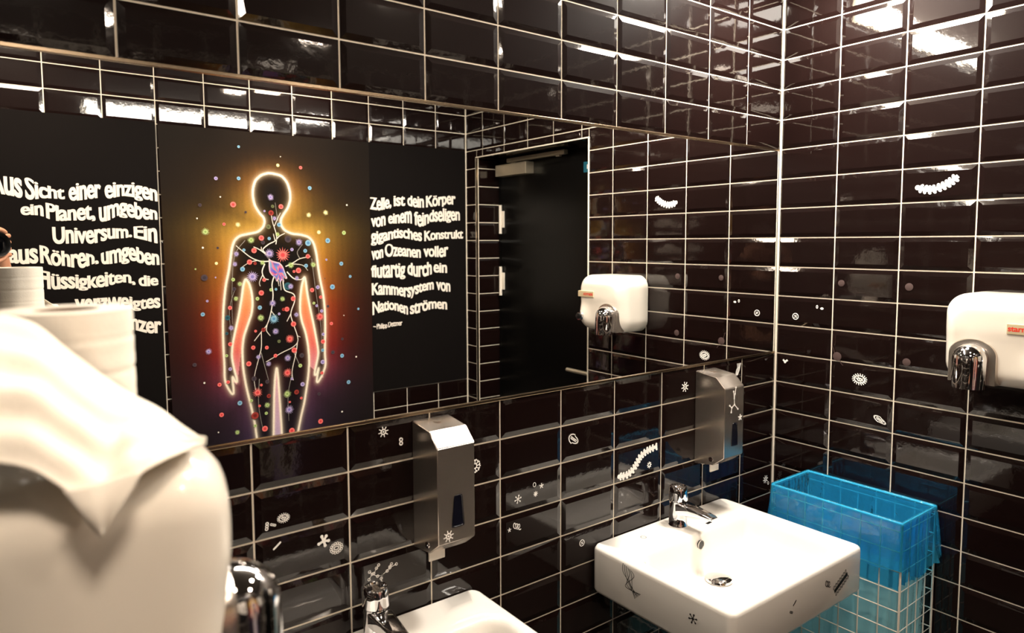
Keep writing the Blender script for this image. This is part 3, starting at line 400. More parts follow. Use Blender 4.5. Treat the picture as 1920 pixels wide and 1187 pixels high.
# lower left edge of the cloth leans in a little; shallow folds near the top left
lean = np.clip((fz1 - Z) / 1.4, 0, 1) * .016 * np.clip((fx0 + .3 - X) / .3, 0, 1)
fold = .0035 * np.exp(-((X - (fx0 + .22) + (Z - fz1) * -.55) / .022) ** 2) * np.clip((Z - (fz1 - .16)) / .16, 0, 1) + .002 * np.sin(X * 22) * np.clip((Z - (fz1 - .5)) / .5, 0, 1)
vv = np.stack([(X + lean - fcx).ravel(), (fold + .0025).ravel(), (Z - fz0).ravel()], -1)
PV_, PF_, PC_ = [], [], []
def inked(verts, faces, cols):
    b = len(PV_); PV_.extend(tuple(v) for v in verts); PF_.extend(tuple(i + b for i in f) for f in faces); PC_.extend((*s2l(c), 1) for c in cols)
KC = {'R': (.97, .48, .45), 'P': (.74, .67, .84), 'B': (.55, .73, .82), 'G': (.76, .84, .56), 'Y': (.96, .90, .62), 'W': (.95, .92, .86), 'D': (.30, .25, .27), 'E': (.62, .24, .21), 'H': (.45, .47, .32), 'T': (.20, .38, .42)}
KI = {'R': (.86, .26, .28), 'P': (.50, .46, .72), 'B': (.34, .54, .72), 'G': (.55, .66, .36), 'Y': (.98, .95, .75), 'W': (1, 1, .95), 'D': (.22, .2, .24), 'E': (.45, .14, .13), 'H': (.32, .34, .22), 'T': (.14, .26, .32)}
V_, F_, C_ = [], [], []
YI = .0068
for (x, z, r, k) in CELLS:
    sp = k.endswith('*'); c = KC[k[0]]; ci = KI[k[0]]; n = 32 if sp else 18
    b = len(V_); ex = YI + random.random() * .0004
    V_.append((x - fcx, ex, z - fz0)); C_.append(ci)
    for (q, cc) in ((.42, ci), (.62, c), (1.0, c)):
        for i in range(n):
            a = 2 * PI * i / n + r * 900
            rr = r * q
            if sp: rr = r * (.26 if q == .42 else .46 if q == .62 else (1.25 if i % 2 else .50) * random.uniform(.88, 1.1))
            V_.append((x - fcx + rr * math.cos(a), ex, z - fz0 + rr * math.sin(a))); C_.append(cc if not (sp and q == 1) else tuple(min(1, v * 1.08) for v in c))
    for i in range(n):
        j = (i + 1) % n; F_.append((b, b + 1 + i, b + 1 + j))
        for L0 in (0, 1): F_.append((b + 1 + L0 * n + i, b + 1 + (L0 + 1) * n + i, b + 1 + (L0 + 1) * n + j, b + 1 + L0 * n + j))
inked(V_, F_, C_)
V_, F_, C_ = [], [], []
def catmull(P, n=6):
    if len(P) < 3: return [tuple(p) for p in P]
    out = []
    for i in range(len(P) - 1):
        p0, p1, p2, p3 = P[max(i - 1, 0)], P[i], P[i + 1], P[min(i + 2, len(P) - 1)]
        for k in range(n):
            t = k / n; out.append(tuple(.5 * (2 * p1[j] + (p2[j] - p0[j]) * t + (2 * p0[j] - 5 * p1[j] + 4 * p2[j] - p3[j]) * t * t + (3 * p1[j] - p0[j] - 3 * p2[j] + p3[j]) * t ** 3) for j in range(len(p1))))
    out.append(tuple(P[-1])); return out
def ribbon(P, w0, w1):
    """left/right points of a tapering ribbon along 2-D points"""
    L_ = []
    for i, p in enumerate(P):
        a = P[max(i - 1, 0)]; b = P[min(i + 1, len(P) - 1)]; dx, dz = b[0] - a[0], b[1] - a[1]; l = math.hypot(dx, dz) or 1
        w_ = (w0 + (w1 - w0) * i / max(1, len(P) - 1)) / 2; L_.append(((p[0] - dz / l * w_, p[1] + dx / l * w_), (p[0] + dz / l * w_, p[1] - dx / l * w_)))
    return L_
for P, w_ in NERVES:
    Q = catmull(P, 5); b = len(V_); dim = 1.0 if w_ > .0013 else .70; yy = YI - .0006 if w_ > .0013 else YI - .0012
    for l, r in ribbon(Q, w_ * 2.3, w_ * 1.2):
        for p in (l, r): V_.append((p[0] - fcx, yy, p[1] - fz0)); C_.append((1.0 * dim, .96 * dim, .90 * dim))
    for i in range(len(Q) - 1): F_.append((b + 2 * i, b + 2 * i + 1, b + 2 * i + 3, b + 2 * i + 2))
inked(V_, F_, C_)
V_, F_, C_ = [], [], []
NP = smooth_poly(NUCLEUS, 1); cx_ = sum(p[0] for p in NP) / len(NP); cz_ = sum(p[1] for p in NP) / len(NP)
PC = [(.42, .28, .62), (.30, .38, .78), (.92, .45, .50), (.55, .40, .75), (.35, .62, .78), (.85, .5, .55)]
for s_ in (0, .45, .8, 1.0):
    for i, p in enumerate(NP):
        V_.append((cx_ + (p[0] - cx_) * s_ - fcx, YI + .0006, cz_ + (p[1] - cz_) * s_ - fz0)); C_.append((.95, .85, .85) if s_ == 1 else PC[(i // 2 + int(s_ * 7)) % 6])
n = len(NP)
for k in range(3):
    for i in range(n): F_.append((k * n + i, k * n + (i + 1) % n, (k + 1) * n + (i + 1) % n, (k + 1) * n + i))
inked(V_, F_, C_)

nv_ = len(vv)
me = bpy.data.meshes.new('printed_cloth'); me.from_pydata(vv.tolist() + PV_, [], quads[:, ::-1].tolist() + [tuple(i + nv_ for i in f) for f in PF_]); me.update()
ca_ = me.color_attributes.new('ink', 'FLOAT_COLOR', 'POINT'); ca_.data.foreach_set('color', np.concatenate([np.concatenate([colr, np.ones((len(px), 1))], 1), np.array(PC_)], 0).astype(np.float32).ravel())
me.materials.append(M_print); me.polygons.foreach_set('use_smooth', [True] * len(me.polygons))
po = bpy.data.objects.new('printed_cloth', me); COL.objects.link(po); po.parent = fig

# wavy lettering
def text_mesh(s, off=.03, res=5):
    cu = bpy.data.curves.new('lettering_source', 'FONT'); cu.body = s; cu.size = 1.0; cu.offset = off; cu.resolution_u = res; cu.fill_mode = 'FRONT'; cu.space_character = .96
    o = bpy.data.objects.new('lettering_source', cu); COL.objects.link(o)
    dg = bpy.context.evaluated_depsgraph_get(); me = bpy.data.meshes.new_from_object(o.evaluated_get(dg))
    P = np.array([v.co[:2] for v in me.vertices]) if len(me.vertices) else np.zeros((0, 2)); F = [tuple(p.vertices) for p in me.polygons]
    bpy.data.objects.remove(o); bpy.data.curves.remove(cu); bpy.data.meshes.remove(me)
    return P, F
Px, _ = text_mesh('x'); PH, _ = text_mesh('H'); Pp, _ = text_mesh('p')
XH, CH, DS = Px[:, 1].max(), PH[:, 1].max(), -Pp[:, 1].min(); B0 = Px[:, 1].min()
for li, (words, samp) in enumerate(TEXT):
    left = words[0][1] < -1.0; par = tl if left else trr; ox, oz = par.location.x, par.location.z
    sx = np.array([s[0] for s in samp]); st = np.array([s[1] for s in samp]); sb = np.array([s[2] for s in samp])
    fine = np.linspace(sx[0] - .01, sx[-1] + .01, 200); ker = np.ones(13) / 13
    def sm(a): return np.convolve(np.pad(np.interp(fine, sx, a), 6, 'edge'), ker, 'valid')
    ft, fb = sm(st), sm(sb)
    V_, F_ = [], []
    for (wd, x0, x1) in words:
        P, F = text_mesh(wd, .022 if li < len(TEXT) - 1 else .008)
        a0, a1 = P[:, 0].min(), P[:, 0].max(); b = len(V_)
        for (fx_, fy) in P:
            x = x0 + (x1 - x0) * (fx_ - a0) / (a1 - a0); zt, zb = np.interp(x, fine, ft), np.interp(x, fine, fb); hgt = zt - zb
            if fy < B0: z = zb - (B0 - fy) / DS * .20 * hgt
            elif fy <= XH: z = zb + (fy - B0) / (XH - B0) * hgt
            else: z = zt + (fy - XH) / (CH - XH) * .24 * hgt
            V_.append((x - ox, .0006, z - oz))
        F_ += [tuple(q + b for q in f) for f in F]
    bold = .0012 if li < 7 else .0011
    if li == len(TEXT) - 1: bold = .0005
    n0 = len(V_); VV, FF = [], []
    for q, dx in enumerate((0, -bold, bold)):
        VV += [(v[0] + dx, v[1] + q * .0002, v[2]) for v in V_]; FF += [tuple(i_ + q * n0 for i_ in f) for f in F_]
    obj('lettering', VV, FF, M_letter, par)
# ------------------------------------------------------------------ wash basins
BW, BD, BH = .615, .478, .135
def make_basin(label, loc, group):
    t = thing('wash_basin', label, 'basin', loc, group=group)
    x0, x1, y0, y1 = -BW / 2, BW / 2, -BD, -.0045
    def ring(ins, z, r): return [(p[0], p[1], z) for p in rrect(x0 + ins, x1 - ins, y0 + ins, y1 - min(ins, .004), max(r - ins * .5, .004))]
    bx0, bx1, by0, by1 = -.265, .272, -.444, -.142
    def bowl(i, z, r, dy=0): return [(p[0], p[1] + dy, z) for p in rrect(bx0 + i, bx1 - i, by0 + i, by1 - i * .35, r)]
    rings = [ring(.045, -BH + .004, .02), ring(.012, -BH, .022), ring(.004, -BH + .003, .022), ring(.0, -BH + .012, .022), ring(0, -.05, .022), ring(0, -.014, .022), ring(.0012, -.007, .022), ring(.004, -.0025, .022), ring(.009, -.0003, .022), ring(.016, 0, .022)]
    A = rings[-1]; Bq = bowl(-.012, 0, .05)
    rings.append([tuple(A[k][j] * .5 + Bq[k][j] * .5 for j in range(3)) for k in range(len(A))])
    rings += [Bq, bowl(-.006, -.0012, .047), bowl(.0, -.005, .044), bowl(.006, -.013, .042), bowl(.012, -.03, .042), bowl(.018, -.055, .044), bowl(.026, -.08, .048), bowl(.040, -.096, .052), bowl(.062, -.106, .055)]
    D = (0.0, -.215, -.1165); last = rings[-1]
    for q in (.3, .6, .85): rings.append([tuple(last[k][j] * (1 - q) + ((D[0] + math.cos(math.atan2(last[k][1] - D[1], last[k][0] - D[0])) * .03) if j == 0 else (D[1] + math.sin(math.atan2(last[k][1] - D[1], last[k][0] - D[0])) * .03) if j == 1 else D[2]) * q for j in range(3)) for k in range(len(last))])
    bm = bmesh.new(); add_rings(bm, rings, True, True); fin('ceramic_body', bm, M_ceramic, t, smooth=True, angle=50)
    bm = bmesh.new(); lathe(bm, [(0, -.1145), (.038, -.1145), (.040, -.111), (.037, -.106), (.026, -.1025), (.012, -.1008), (0, -.1003)], 40, (D[0], D[1], 0)); fin('drain_plug', bm, M_chrome, t, angle=40)
    bm = bmesh.new(); add_tube(bm, [(.0, -.146, -.031), (.0, -.1515, -.031)], .0125, 24); fin('overflow_hole', bm, M_blackpl, t)
    bm = bmesh.new(); add_tube(bm, [(.0, -.1505, -.031), (.0, -.1525, -.031)], .0135, 24, cap=False); add_tube(bm, [(.0, -.1505, -.031), (.0, -.1525, -.031)], .0118, 24, cap=False); fin('overflow_ring', bm, M_ceramic, t)
    bm = bmesh.new(); add_tube(bm, [(0, -.215, -.12), (0, -.215, -.26)], .016, 20); lathe(bm, [(0, -.36), (.03, -.36), (.034, -.34), (.034, -.26), (.025, -.245), (0, -.245)], 24, (0, -.215, 0)); add_tube(bm, [(0, -.215, -.285), (0, -.10, -.285), (0, -.006, -.285)], .015, 16); lathe(bm, [(0, -.01), (.035, -.01), (.035, 0), (0, 0)], 24, (0, -.215, -.14)); fin('trap_pipe', bm, M_white_pl, t, angle=40)
    return t
b1 = make_basin('white rectangular wash basin cut off by the bottom edge, behind the left hand dryer', (-1.616, 0, ZO - 1.187), 'white wash basins')
b2 = make_basin('whole white rectangular wash basin beside the blue waste bag', (-.604, 0, ZO - 1.187), 'white wash basins')
# ------------------------------------------------------------------ taps
def make_tap(label, loc):
    t = thing('basin_tap', label, 'tap', loc, group='chrome basin taps')
    bm = bmesh.new(); lathe(bm, [(.0, 0), (.0265, 0), (.0265, .003), (.0245, .006), (.0240, .04), (.0235, .072), (.0235, .079), (0, .079)], 40); fin('body', bm, M_chrome, t, angle=40)
    bm = bmesh.new()
    pr = [(-.008, .078, .040, .022), (-.03, .0775, .042, .0215), (-.06, .0745, .049, .0195), (-.09, .0705, .055, .0175), (-.112, .067, .0575, .0155), (-.121, .064, .0585, .0125)]
    rings = []
    for y, zt, zb, hw in pr: rings.append([(p[0], y, p[1]) for p in rrect(-hw, hw, zb, zt, min(.006, (zt - zb) * .4), 4, 2)])
    add_rings(bm, rings, True, True); fin('spout', bm, M_chrome, t, angle=40)
    bm = bmesh.new(); lathe(bm, [(0, .081), (.0245, .081), (.026, .083), (.0250, .105), (.0235, .123), (.0215, .1262), (.019, .1255), (.017, .121), (0, .121)], 40); fin('lever_cap', bm, M_chrome, t, angle=35)
    bm = bmesh.new(); add_box(bm, (-.0045, -.021, .1205), (.0045, .006, .1262), .001); fin('lever_mark', bm, M_steel, t)
    t.scale = (1.12, 1.12, 0.96)
    return t
tap1 = make_tap('chrome tap below the branching sticker on the cut off basin', (-1.612, -.066, ZO - 1.187))
tap2 = dup(tap1, (-.600, -.060, ZO - 1.187), 0, 'chrome tap on the basin beside the blue waste bag')
# ------------------------------------------------------------------ soap dispensers
def make_disp(label, loc):
    t = thing('soap_dispenser', label, 'soap dispenser', loc, group='steel soap dispensers')
    W_ = .049
    prof = [(0, 0), (-.079, -.010), (-.1125, -.042), (-.1125, -.262), (-.073, -.292), (0, -.302)]
    bm = bmesh.new(); A = [bm.verts.new((-W_, y, z)) for y, z in prof]; B = [bm.verts.new((W_, y, z)) for y, z in prof]; n = len(prof)
    bm.faces.new(A); bm.faces.new(B[::-1])
    for k in range(n): bm.faces.new((A[k], B[k], B[(k + 1) % n], A[(k + 1) % n]))
    bmesh.ops.recalc_face_normals(bm, faces=bm.faces[:]); bmesh.ops.bevel(bm, geom=bm.edges[:], offset=.0016, segments=3, affect='EDGES')
    fin('steel_cover', bm, M_steel, t, angle=25)
    def win(i): return [(.003 - .0170 + i, -.229 + i), (.003 + .0170 - i, -.229 + i), (.003 + .0120 - i, -.155 - i), (.003 - .0100 + i, -.155 - i)]
    def rnd(P, r=.005):
        out = []
        for k in range(4):
            a, b, c = Vector(P[k - 1]), Vector(P[k]), Vector(P[(k + 1) % 4]); u = (a - b).normalized() * r; v = (c - b).normalized() * r
            for s in (0, .25, .5, .75, 1): out.append(tuple((b + u * (1 - s) ** 2 + v * s ** 2)))
        return out
    bm = bmesh.new(); add_rings(bm, [[(p[0], -.1125, p[1]) for p in rnd(win(0))], [(p[0], -.1142, p[1]) for p in rnd(win(.0005))], [(p[0], -.1142, p[1]) for p in rnd(win(.002))], [(p[0], -.1130, p[1]) for p in rnd(win(.003))]], False, True)
    fin('sight_window', bm, M_window, t, angle=40)
    bm = bmesh.new(); add_box(bm, (-.041, -.058, -.320), (.001, -.053, -.287), .0015); add_box(bm, (-.041, -.058, -.296), (.001, -.02, -.288), .001); fin('push_lever', bm, M_white_pl, t, angle=30)
    bm = bmesh.new(); add_tube(bm, [(-.0488, -.064, -.275), (-.0505, -.064, -.275)], .0075, 20); add_tube(bm, [(-.0503, -.064, -.275), (-.0512, -.064, -.275)], .003, 6); fin('lock_screw', bm, M_chrome, t, angle=30)
    bm = bmesh.new(); lathe(bm, [(0, -.0035), (.010, -.0035), (.010, -.0014), (.008, -.001), (0, -.001)], 24, (0, -.03, 0)); fin('top_button', bm, M_steel, t, angle=30)
    for fx_ in (-.03, .03):
        bm = bmesh.new(); add_tube(bm, [(fx_, -.02, -.298), (fx_, -.02, -.304)], .006, 12); fin('foot_stub', bm, M_white_pl, t)
    return t
d1 = make_disp('brushed steel soap dispenser above the cut off basin, with the clear blue-black window', (-1.434, -.004, ZO - .733))
d2 = dup(d1, (-.405, -.004, ZO - .735), 0, 'brushed steel soap dispenser with blue reflections above the waste bag end of the wall')
# ------------------------------------------------------------------ hand dryers
DW, DHt, DDp = .274, .243, .166
def make_dryer(label, loc, rz):
    t = thing('hand_dryer', label, 'hand dryer', loc, rz, group='white hand dryers')
    def ring(i, y, r): return [(p[0], y, p[1]) for p in rrect(-DW / 2 + i, DW / 2 - i, -DHt / 2 + i, DHt / 2 - i, max(r, .004), 10, 8)]
    rings = [ring(.003, -.002, .05), ring(.0, -.006, .052), ring(0, -.06, .052), ring(.0, -.110, .052)]
    for k in range(1, 9):
        a = PI / 2 * k / 8; rings.append(ring(.042 * (1 - math.cos(a)), -.110 - (DDp - .110) * math.sin(a), .052 - .018 * (1 - math.cos(a))))
    cz = 0.0; last = rings[-1]
    for q in (.15, .3, .45, .6, .75, .9): rings.append([(p[0] * (1 - q), p[1], p[2] * (1 - q)) for p in last])
    out = []
    for rg in rings:
        rr = []
        for x, y, z in rg:
            f = max(0.0, min(1.0, (-y - .09) / .06))
            s = 1 / (1 + math.exp((z - .012) / .006)); lower = max(0, .012 - z)
            dy = s * (.004 + lower * .07) * f                          # lower half set back
            bx, bz = (x - .100) / .040, (z + .062) / .055; bl = math.exp(-(bx * bx + bz * bz) ** 1.5)
            dy -= bl * .014 * f                                      # swelling round the button
            dy -= f * .006 * (1 - (x / (DW / 2)) ** 2)
            rr.append((x, y + dy, z))
        out.append(rr)
    bm = bmesh.new(); add_rings(bm, out, True, True); fin('casing', bm, M_enamel, t, smooth=True, angle=60)
    nx = -.055
    # arched collar plate
    def arch(w_, top, y): 
        P = [(nx - w_, y, -.1225 + .008)] + [(nx + w_ * math.cos(PI - PI * k / 24), y, -.040 + (top + .040) * math.sin(PI * k / 24)) for k in range(25)] + [(nx + w_, y, -.1225 + .008)]
        return P
    bm = bmesh.new(); add_rings(bm, [arch(.058, .006, -.125), arch(.058, .006, -.164), arch(.055, .003, -.170), arch(.040, -.012, -.171)], True, True); fin('nozzle_collar', bm, M_steel, t, angle=30)
    bm = bmesh.new(); R_ = .0415; rings = []
    cz0, cy0 = -.048, -.178
    for k in range(1, 10):
        a = PI / 2 * k / 10; rings.append([(nx + R_ * math.sin(a) * math.cos(2 * PI * j / 40), cy0 + R_ * 1.05 * math.sin(a) * math.sin(2 * PI * j / 40), cz0 + R_ * math.cos(a)) for j in range(40)])
    for z, s in ((0, 1.0), (-.03, .985), (-.06, .955), (-.076, .93), (-.076, .87), (-.05, .88)): rings.append([(nx + R_ * s * math.cos(2 * PI * j / 40), cy0 + z * .06 + R_ * 1.05 * s * math.sin(2 * PI * j / 40), cz0 + z) for j in range(40)])
    add_rings(bm, rings, True, True); fin('nozzle', bm, M_chrome, t, angle=50)
    bx, bz = .103, -.060
    bm = bmesh.new(); add_tube(bm, [(bx, -.135, bz), (bx, -.180, bz), (bx, -.184, bz), (bx, -.184, bz)], [.019, .019, .0175, .0135], 32); bt = fin('button_bezel', bm, M_chrome, t, angle=40)
    bm = bmesh.new(); add_tube(bm, [(bx, -.176, bz), (bx, -.190, bz), (bx, -.1915, bz)], [.0135, .0135, .011], 32); fin('push_button', bm, M_blackpl, bt, angle=40)
    bm = bmesh.new(); add_box(bm, (.022, -.1755, .026), (.118, -.160, .052), .0012); bd = fin('badge', bm, M_badge, t)
    P, F = text_mesh('starmix', .022)
    s = .060 / (P[:, 0].max() - P[:, 0].min()); P = P * s; P[:, 0] -= P[:, 0].min()
    obj('badge_lettering', [(.0250 + p[0], -.1762, .0335 + p[1]) for p in P], F, M_red, bd)
    return t
dr1 = make_dryer('white hand dryer on the right tile wall with chrome nozzle and badge', (-.0045, -.739, ZO - .586), -PI / 2)
LDY = -.692; LDZ = ZO - .612
dr2 = dup(dr1, (XL + .0045, LDY, LDZ), PI / 2, 'large cream hand dryer in the left foreground under a tissue roll')
# ------------------------------------------------------------------ toilet roll and loose sheets on the left dryer
DTOPZ = LDZ + DHt / 2
rx, ry, RR, RH = -2.194, -.690, .0515, .107
t = thing('toilet_paper_roll', 'white toilet paper roll standing upright on the left hand dryer', 'toilet paper', (rx, ry, DTOPZ + .0035))
bm = bmesh.new(); prof = []
for k in range(41):
    z = RH * k / 40; rr = RR + .00015 * math.sin(k * .9) - (.0011 if k in (9, 20, 31) else 0); prof.append((rr, z))
n = 72
rings = [[((r - (.0035 if j == 20 else 0) + .0004 * math.sin(j * .7)) * math.cos(2 * PI * j / n), (r + .0004 * math.sin(j * .7)) * math.sin(2 * PI * j / n), z) for j in range(n)] for r, z in [(.0252, 0), (RR - .001, 0)] + prof + [(RR - .001, RH + .0006), (.0252, RH + .0003), (.0252, RH * .5), (.0252, 0)]]
add_rings(bm, rings); fin('tissue_layers', bm, M_paper, t, angle=50)
bm = bmesh.new(); rings = [[(r * math.cos(2 * PI * j / 48), r * math.sin(2 * PI * j / 48), z) for j in range(48)] for r, z in ((.0250, .0005), (.0250, RH - .001), (.0238, RH - .001), (.0238, .0005), (.0250, .0005))]
add_rings(bm, rings); fin('cardboard_core', bm, M_core, t, angle=40)
def sheet(name, label, f, nu, nv, group=None):
    V_ = [f(i / (nu - 1), j / (nv - 1)) for j in range(nv) for i in range(nu)]
    F_ = [(j * nu + i, j * nu + i + 1, (j + 1) * nu + i + 1, (j + 1) * nu + i) for j in range(nv - 1) for i in range(nu - 1)]
    o = obj(name, V_, F_, M_paper, None, smooth=True); so = o.modifiers.new('thick', 'SOLIDIFY'); so.thickness = .0012
    return tag(o, label, 'tissue', group) if label else o
YN = LDY - DW / 2                      # near side of the left dryer
XFR = XL + .0045 + DDp                 # its front
def on_dryer(x, s, lift):
    """point following the dryer's top (s<0) and down its rounded near side (s>0); s metres along the surface"""
    r = .052; yc = YN + r; zc = DTOPZ - r
    if s < 0: return (x, yc - s, DTOPZ + lift)
    a = min(s / r, PI / 2); ex = max(0, s - r * PI / 2)
    return (x, yc - (r + lift) * math.sin(a), zc + (r + lift) * math.cos(a) - ex)
ST=[(-2.244, -0.757, 1.6742), (-2.2207, -0.755, 1.6655), (-2.1972, -0.752, 1.6408), (-2.1722, -0.75, 1.615), (-2.1532, -0.735, 1.5973), (-2.1251, -0.7, 1.5732), (-2.1141, -0.745, 1.5635), (-2.1082, -0.79, 1.5608)]
SBT=[(-2.2485, -0.842, 1.5837), (-2.2283, -0.842, 1.5745), (-2.2081, -0.846, 1.5553), (-2.19, -0.848, 1.5383), (-2.1688, -0.845, 1.556), (-2.1499, -0.838, 1.5631), (-2.1296, -0.82, 1.563), (-2.1097, -0.8, 1.5611)]
SF=[(-2.2119, -0.85, 1.5592), (-2.1912, -0.853, 1.5225), (-2.1632, -0.85, 1.5625)]
def along(P, u):
    Q = catmull(P, 8); t = max(0, min(.9999, u)) * (len(Q) - 1); i = int(t); f = t - i
    return Vector(Q[i]) * (1 - f) + Vector(Q[i + 1]) * f
def drape(u, v):
    a, b = along(ST, u), along(SBT, u); p = a.lerp(b, v); bul = math.sin(PI * v)
    sag = Vector((0, -.012, .010)) * bul * (1 - .75 * u)
    rip = Vector((0, -.55, .6)) * (.0042 * math.sin(v * 23 + .9 * math.sin(u * 4)) * bul ** .5 * (1 - .35 * u) + .0015 * math.sin(u * 31 + v * 5) * bul)
    return tuple(p + sag + rip)
ts = sheet('tissue_sheet', 'crumpled white tissue strip hanging from the roll over the left dryer edge', drape, 80, 60)
def flap(u, v):
    p = Vector(SF[0]).lerp(Vector(SF[2]), u); q = Vector(SF[1]); e = 1 - abs(u - .46) * .2
    r_ = p.lerp(q, v * e) + Vector((0, -.004 * math.sin(PI * v) - .002 * math.sin(u * 6), 0)); return tuple(r_)
fo = sheet('folded_corner', None, flap, 16, 16); fo.parent = ts
# ------------------------------------------------------------------ waste basket and liner
gx0, gx1, gy0, gy1 = -.232, -.014, -.552, -.146
gz1 = ZO - 1.118; gz0 = 0.0
t = thing('wire_basket', 'tall white wire waste basket in the corner under the blue bag', 'waste basket', ((gx0 + gx1) / 2, (gy0 + gy1) / 2, 0))
hx, hy = (gx1 - gx0) / 2, (gy1 - gy0) / 2
bm = bmesh.new(); ny, nxw = 7, 4
zsr = [.03 + .0585 * k for k in range(int((gz1 - .03) / .0585) + 1)]
for i in range(ny + 1):
    y = -hy + 2 * hy * i / ny
    for x in (-hx, hx):
        if 0 < i < ny: add_tube(bm, [(x, y, .02), (x, y, gz1 - .004)], .0019, 6)
for i in range(1, nxw):
    x = -hx + 2 * hx * i / nxw
    for y in (-hy, hy): add_tube(bm, [(x, y, .02), (x, y, gz1 - .004)], .0019, 6)
for z in zsr: add_tube(bm, [(-hx, -hy, z), (hx, -hy, z), (hx, hy, z), (-hx, hy, z)], .0019, 6, closed=True)
for i in range(ny + 1): add_tube(bm, [(-hx, -hy + 2 * hy * i / ny, .03), (hx, -hy + 2 * hy * i / ny, .03)], .0019, 6)
fin('wire_grid', bm, M_wire, t, angle=60)
bm = bmesh.new(); add_tube(bm, [(-hx, -hy, gz1), (hx, -hy, gz1), (hx, hy, gz1), (-hx, hy, gz1)], .0032, 8, closed=True); fin('rim', bm, M_wire, t, angle=60)
for sx in (-1, 1):
    for sy in (-1, 1):
        bm = bmesh.new(); add_tube(bm, [(sx * hx, sy * hy, 0), (sx * hx, sy * hy, gz1)], .0034, 8); fin('corner_post', bm, M_wire, t, angle=60)
bl = thing('bin_liner', 'translucent blue plastic bag lining the wire basket, folded over its rim', 'bin bag', ((gx0 + gx1) / 2, (gy0 + gy1) / 2, gz0 + .04))
lz = gz1 - gz0 - .04
def per(off, n=160):
    P = rrect(-hx - off, hx + off, -hy - off, hy + off, .004 + max(off, 0), 4, 36)
    return P
def rn(a, b, c): return (math.sin(a * 12.9 + b * 7.3 + c) + math.sin(a * 5.1 - b * 13.7 + c * 2.1) + math.sin(a * 23.3 + b * 3.1 + c * .7)) / 3
rings = []
base = per(0)
N_ = len(base)
dzs = [-.004, .003, .0062, .0048, -.006, -.02, -.04, -.06, -.08, -.10, -.12, -.14, -.155, -.168]
offs = [-.0055, -.0052, 0, .0050] + [.0052 + .0010 * k for k in range(10)]
for k, dz in enumerate(dzs):
    P = per(offs[k]); rg = []; q = max(0, k - 3) / (len(dzs) - 4)
    for j, p in enumerate(P):
        a = 2 * PI * j / N_; nl = math.hypot(p[0], p[1]) or 1
        wob = max(0, rn(math.cos(a) * 1.7, math.sin(a) * 1.7, k * .25)) * .012 * q + .016 * q ** 1.5 * max(0, math.sin(a * 3 + 1.2)) + max(0, math.sin(a * 17 + k * .22)) * .0025 * q
        drop = dz if k < 5 else dz * (.86 + .10 * math.sin(a * 2 + .6) + .05 * math.sin(a * 7) + .03 * math.sin(a * 13 + 2))
        if p[0] < -hx * .8: drop *= 1 + .12 * q * math.sin(p[1] * 9)
        x_ = p[0] * (1 + wob / nl)
        rg.append((min(x_, hx + .009), p[1] * (1 + wob / nl), lz + drop))
    rings.append(rg)
bm = bmesh.new(); add_rings(bm, rings); fin('folded_cuff', bm, M_film_thin, bl, smooth=True)
rings = []
nzr = 22
for k in range(nzr + 1):
    q = k / nzr; z = lz - .004 - (lz - .014) * q; P = per(-.0055 - .012 * min(1, q * 3)); rg = []
    for j, p in enumerate(P):
        a = 2 * PI * j / N_; nl = math.hypot(p[0], p[1]) or 1
        wob = (rn(math.cos(a) * 3.1, math.sin(a) * 3.1, q * 2.0) * .012 + .004 * math.sin(a * 31 + q * 3)) * min(1, q * 4)
        s = 1 + (wob - .006 * min(1, q * 4)) / nl; rg.append((p[0] * s, p[1] * s, z))
    rings.append(rg)
bm = bmesh.new(); add_rings(bm, rings[:6]); fin('bag_mouth', bm, M_film, bl, smooth=True)
bm = bmesh.new(); add_rings(bm, rings[5:], False, True); fin('bag_body', bm, M_film_pale, bl, smooth=True)

# ------------------------------------------------------------------ stickers
class Ink:
    def __init__(s): s.V = []; s.F = []; s.H = []; s.n = 0
    def lift(s): s.n += 1; s.H += [(s.n % 12) * 3.5e-5] * (len(s.V) - len(s.H))
    def stroke(s, P, w_, closed=False):
        P = [Vector(p) for p in P]; n = len(P); b = len(s.V)
        for i in range(n):
            a = P[i - 1] if (closed or i > 0) else P[i]; c = P[(i + 1) % n] if (closed or i < n - 1) else P[i]
            d = (c - a); l = d.length or 1; nn = Vector((-d.y, d.x)) / l * w_ / 2; s.V += [P[i] + nn, P[i] - nn]
        for i in range(n if closed else n - 1): j = (i + 1) % n; s.F.append((b + 2 * i, b + 2 * i + 1, b + 2 * j + 1, b + 2 * j))
        s.lift()
    def disc(s, c, r, n=14, ry=None):
        b = len(s.V); s.V += [Vector((c[0] + r * math.cos(2 * PI * k / n), c[1] + (ry or r) * math.sin(2 * PI * k / n))) for k in range(n)]; s.F.append(tuple(range(b, b + n))); s.lift()
    def ring(s, c, r, w_, n=22, ry=None, rot=0):
        ry = ry or r; s.stroke([(c[0] + r * math.cos(2 * PI * k / n) * math.cos(rot) - ry * math.sin(2 * PI * k / n) * math.sin(rot), c[1] + r * math.cos(2 * PI * k / n) * math.sin(rot) + ry * math.sin(2 * PI * k / n) * math.cos(rot)) for k in range(n)], w_, True)
